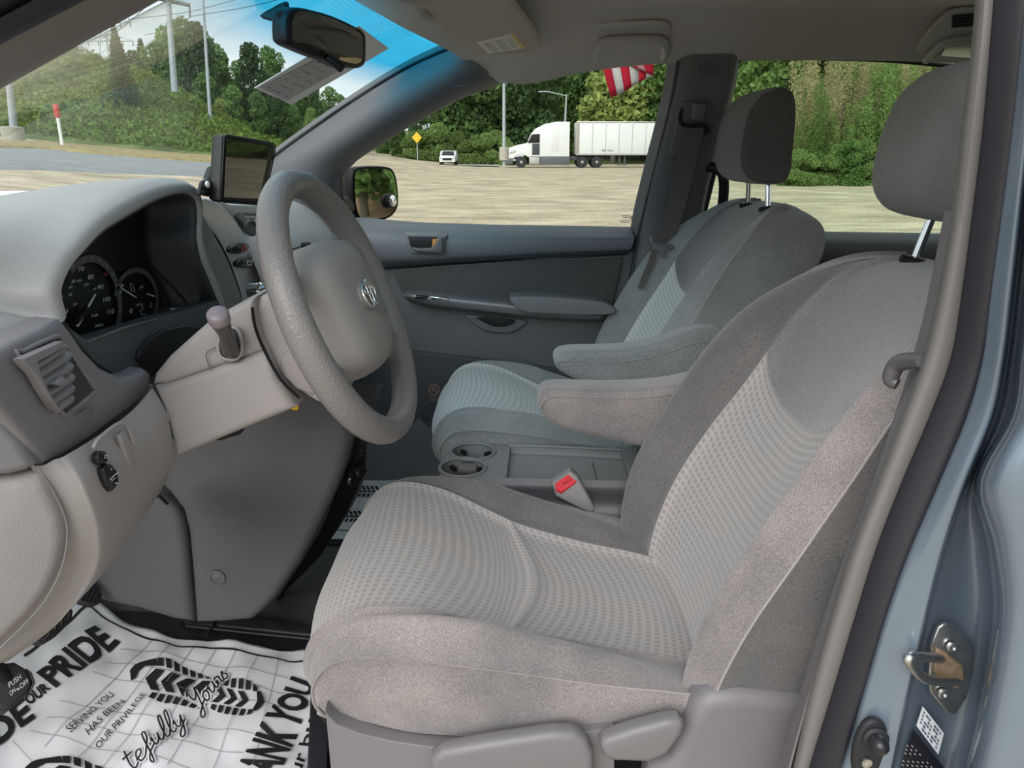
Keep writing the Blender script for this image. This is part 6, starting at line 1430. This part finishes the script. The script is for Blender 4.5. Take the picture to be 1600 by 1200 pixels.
pk.text('SERVING YOU', [(112,1151),(179,1083),(170,1079),(103,1144)]); pk.text('HAS BEEN', [(139,1149),(196,1096),(188,1091),(133,1141)]); pk.text('OUR PRIVILEGE', [(154,1168),(230,1090),(222,1086),(147,1161)])
pk.text('ANK YOU', [(437,1222),(495,1066),(455,1056),(368,1202)], B_); pk.text('your busi', [(466,1262),(503,1098),(486,1098),(436,1256)], .015)
pw = Print(lambda x, y: pp_(x, y, .0036)); ps2 = Print(lambda x, y: pp_(x, y, .0042))
def script(strokes, q, w):
    f = quadmap(q)
    for s in strokes:
        P = cat([(a, b, 0) for a, b in s], 6); ps2.line([f(p.x, p.y) for p in P], w); pw.line([f(p.x, p.y) for p in P], w+5)
# cursive words drawn as pen strokes, x in letter widths
def cursive(word, q, w):
    G = {'t': ([[(.3,1.0),(.2,.3),(.35,.0),(.6,.1)],[(.0,.68),(.6,.72)]], .55), 'e': ([[(.0,.2),(.35,.3),(.42,.5),(.22,.55),(.08,.3),(.2,.02),(.45,.02),(.6,.15)]], .55),
         'f': ([[(.0,.1),(.4,.6),(.5,1.0),(.35,1.05),(.25,.5),(.15,-.45),(.0,-.35),(.15,-.1),(.55,.1)]], .5), 'u': ([[(.0,.3),(.1,.5),(.08,.1),(.2,.0),(.4,.2),(.48,.5)],[(.48,.5),(.44,.1),(.55,.0),(.68,.12)]], .65),
         'l': ([[(.0,.1),(.3,.6),(.38,1.1),(.25,1.1),(.15,.5),(.15,.05),(.3,.0),(.42,.12)]], .38), 'y': ([[(.0,.35),(.1,.5),(.1,.15),(.25,.05),(.42,.3),(.5,.5)],[(.5,.5),(.42,.0),(.25,-.5),(.02,-.5),(.1,-.25),(.6,.15)]], .6),
         'Y': ([[(.0,.9),(.15,1.05),(.2,.7),(.35,.55),(.6,.75),(.75,1.1)],[(.75,1.1),(.6,.4),(.4,-.3),(.1,-.4),(.1,-.2),(.5,.05),(.85,.2)]], .8), 'o': ([[(.3,.5),(.08,.35),(.1,.05),(.3,.0),(.45,.25),(.32,.5),(.3,.45),(.6,.42)]], .55),
         'r': ([[(.0,.42),(.12,.55),(.2,.48),(.35,.48),(.3,.1),(.4,.0),(.52,.1)]], .48), 's': ([[(.0,.1),(.2,.5),(.3,.55),(.25,.4),(.38,.2),(.28,.0),(.05,.02)]], .42)}
    tot = sum(G[c][1] for c in word); x = 0; S = []
    for c in word:
        for s in G[c][0]: S.append([((x+a+.18*b)/tot, b) for a, b in s])
        x += G[c][1]
    script(S, q, w)
cursive('tefully', [(204,1210),(291,1130),(272,1108),(182,1186)], 2.5); cursive('yours'.replace('y', 'Y', 1), [(308,1112),(358,1058),(338,1042),(288,1094)], 2.4)
def footprint(o, ux, uy, vx, vy, place):
    T = lambda u, v: (o[0]+ux*u+vx*v, o[1]+uy*u+vy*v)
    def wd(u): return math.sqrt(max(0, 1-((u-.33)/.335)**2))*(1.0 if u < .33 else .93) if u < .6 else .0
    P = lambda pts: pk.poly([T(*p) for p in pts])
    P([(u, wd(u)) for u in np.linspace(.0, .17, 8)]+[(.20, .60), (.10, .50), (.06, .2), (.05, -.1), (.02,-.2)])
    for k in range(7):
        u = .18+k*.058
        for sg_ in (1, -1):
            P([(u, sg_*wd(u)), (u+.040, sg_*wd(u+.040)), (u+.055, sg_*.62), (u+.018, sg_*.60)])
    for k in range(4):
        u = .12+k*.115; P([(u, .0), (u+.06, .48), (u+.125, .48), (u+.075, .0)]); P([(u, .0), (u+.075, .0), (u+.125, -.48), (u+.06, -.48)])
    hd_ = lambda u: .80*math.sqrt(max(0, 1-((u-.80)/.20)**2)) if u > .80 else .80*math.sqrt(max(0, 1-((.80-u)/.26)**2))
    for k in range(6):
        u = .62+k*.055
        for sg_ in (1, -1): P([(u, sg_*hd_(u)), (u+.034, sg_*hd_(u+.034)), (u+.040, sg_*.42), (u+.006, sg_*.40)])
    for k in range(3):
        u = .62+k*.085; P([(u+.05, .0), (u, .33), (u+.045, .33), (u+.095, .0)]); P([(u+.05, .0), (u+.095, .0), (u+.045, -.33), (u, -.33)])
    P([(.93,.42),(.955,.50),(.985,.25),(1.0,.0),(.985,-.25),(.955,-.50),(.93,-.42),(.95,0)])
footprint((202,1056), 211, 46, 8, -34, None); footprint((38,1206), 285, 70, 10, -38, None)
pk.line([(40,1035),(140,955)], 3.2, 3); pk.line([(140,955),(190,982),(235,1001),(275,1012),(340,1014),(400,1024),(450,1034),(505,1036)], 2.6, 2)
pk.done('black_print', M_INK, pm); pw.done('script_outline', MATS['mat_paper'], pm); ps2.done('script_print', M_INK, pm)
pg = Print(lambda x, y: pp_(x, y, .0024))
for a in ([(236,1003),(70,1168)],[(268,1008),(110,1200)],[(302,1013),(160,1200)],[(338,1014),(200,1215)],[(368,1020),(262,1200)],[(402,1025),(332,1200)],[(436,1030),(395,1200)],
          [(188,1012),(450,1060)],[(165,1033),(460,1085)],[(146,1054),(470,1110)],[(95,1098),(400,1150)],[(72,1122),(380,1178)],[(48,1145),(300,1200)],[(20,1160),(60,1200)]): pg.line(a, .9, 2)
pg.done('grid_lines', mat('grey_line', (.28,.28,.29), .7), pm)
# passenger paper mat
pq = thing('paper_mat', 'white printed paper floor mat in the far passenger footwell', 'paper mat', tuple(W(600, 790, Z=ZF+.02)))
slab('rubber_under', [W(a, b, Z=ZF+.001) for a, b in [(556,736),(740,736),(730,856),(510,852)]], (0,0,.006), M_RM, pq, .001)
slab('sheet', [W(a, b, Z=ZF+.009) for a, b in [(562,742),(740,742),(722,847),(518,842),(530,800)]], (0,0,.001), MATS['mat_paper'], pq, 0)
pk = Print(lambda x, y: W(x, y, Z=ZF+.0115))
for bx, by in ((551,768),(531,807)):
    for k in range(5):
        pk.poly([(bx+6+k*7,by-9),(bx+10+k*7,by-9),(bx+14+k*7,by-3),(bx+10+k*7,by-3)]); pk.poly([(bx+k*7,by+8),(bx+4+k*7,by+8),(bx+7+k*7,by+3),(bx+3+k*7,by+3)])
        pk.poly([(bx+k*7,by-1.5),(bx+5+k*7,by+1.5),(bx+9+k*7,by+.5),(bx+5+k*7,by-2)])
pk.line([(525,828),(640,832)], 1); pk.done('footprint_print', M_INK, pq)
pg = Print(lambda x, y: W(x, y, Z=ZF+.0105)); 
for a in ([(570,750),(640,752)],[(556,775),(640,780)],[(545,800),(620,805)],[(600,745),(575,838)],[(628,745),(610,838)],[(575,744),(545,835)]): pg.line(a, .7)
pg.done('grid_lines', MATS['grey_line'], pq)

# pedals
ac = thing('accelerator_pedal', 'small black ribbed accelerator pedal', 'pedal', tuple(W(140, 925, X=-.80)))
PA = (W(140,925,X=-.80), V((.75,-.25,.6)).normalized())
pxslab('pedal_pad', [(121,925),(128,912),(142,905),(156,915),(161,930),(157,942),(146,946),(126,941)], -PA[1]*.015, M_RUB, ac, .004, 3, 1, pl=PA)
for k in range(4): tube('rib', [W(127+6*k,938+1*k,pl=(PA[0]+PA[1]*.001,PA[1])), W(136+6*k,914+3*k,pl=(PA[0]+PA[1]*.001,PA[1]))], .0018, M_RUB, ac, 6)
tube('pedal_arm', [PA[0]-PA[1]*.01, PA[0]+V((-.06,.0,.14)), PA[0]+V((-.15,.02,.28))], .008, M_BLK, ac, 8)
bp_ = thing('brake_pedal', 'wide black brake pedal with a zigzag tread', 'pedal', tuple(W(85, 975, X=-.74)))
PB = (W(85,975,X=-.74), V((.75,-.25,.6)).normalized()); PB1 = (PB[0]+PB[1]*.001, PB[1])
pxslab('pedal_pad', [(54,1000),(62,980),(98,952),(110,946),(115,955),(112,970),(88,994),(72,1004),(60,1005)], -PB[1]*.015, M_RUB, bp_, .003, 3, 1, pl=PB)
zz = [(62,996),(70,988),(70,980),(80,980),(80,970),(90,972),(90,962),(100,964),(102,954)]; tube('tread', [W(a, b, pl=PB1) for a, b in zz], .0016, mat('tread_brown', (.06,.05,.04), .6), bp_, 6)
tube('tread', [W(a+6, b+4, pl=PB1) for a, b in zz], .0016, MATS['tread_brown'], bp_, 6)
tube('pedal_arm', [PB[0]-PB[1]*.01, PB[0]+V((-.06,-.03,.16)), PB[0]+V((-.12,-.03,.30))], .010, M_BLK, bp_, 8)
pb = thing('parking_brake_pedal', 'black parking brake pedal lettered PUSH ON OFF', 'pedal', tuple(W(20, 1070, X=-.60)))
PK = (W(25,1070,X=-.60), V((.70,-.35,.62)).normalized()); 
pxslab('pedal_pad', [(-20,1040),(0,1036),(24,1033),(42,1044),(52,1066),(46,1082),(20,1104),(12,1112),(-20,1106)], -PK[1]*.02, mat('pedal_rubber', (.03,.029,.032), .6, bump=.2), pb, .006, 4, 1, pl=PK)
pr = Print(lambda x, y: W(x, y, pl=(PK[0]+PK[1]*.0012, PK[1]))); pr.text('PUSH', [(15,1075),(34,1060),(31,1053),(12,1067)]); pr.text('ON', [(17,1088),(25,1080),(22,1074),(14,1081)]); pr.text('OFF', [(32,1077),(46,1066),(43,1060),(30,1069)])
pr.poly([(25,1077),(28,1075),(28.5,1079)]); pr.poly([(31,1076),(28.5,1074),(29,1079)])
pr.done('pedal_lettering', M_WHITE, pb)
tube('pedal_arm', [PK[0]-PK[1]*.015, PK[0]+V((-.05,-.02,.12)), PK[0]+V((-.10,-.02,.25))], .011, M_BLK, pb, 8)
pxslab('pedal_edge', [(42,1044),(50,1050),(56,1066),(48,1084),(46,1080),(52,1066)], -PK[1]*.01, MATS['pedal_rubber'], pb, .002, 2, 0, pl=PK)
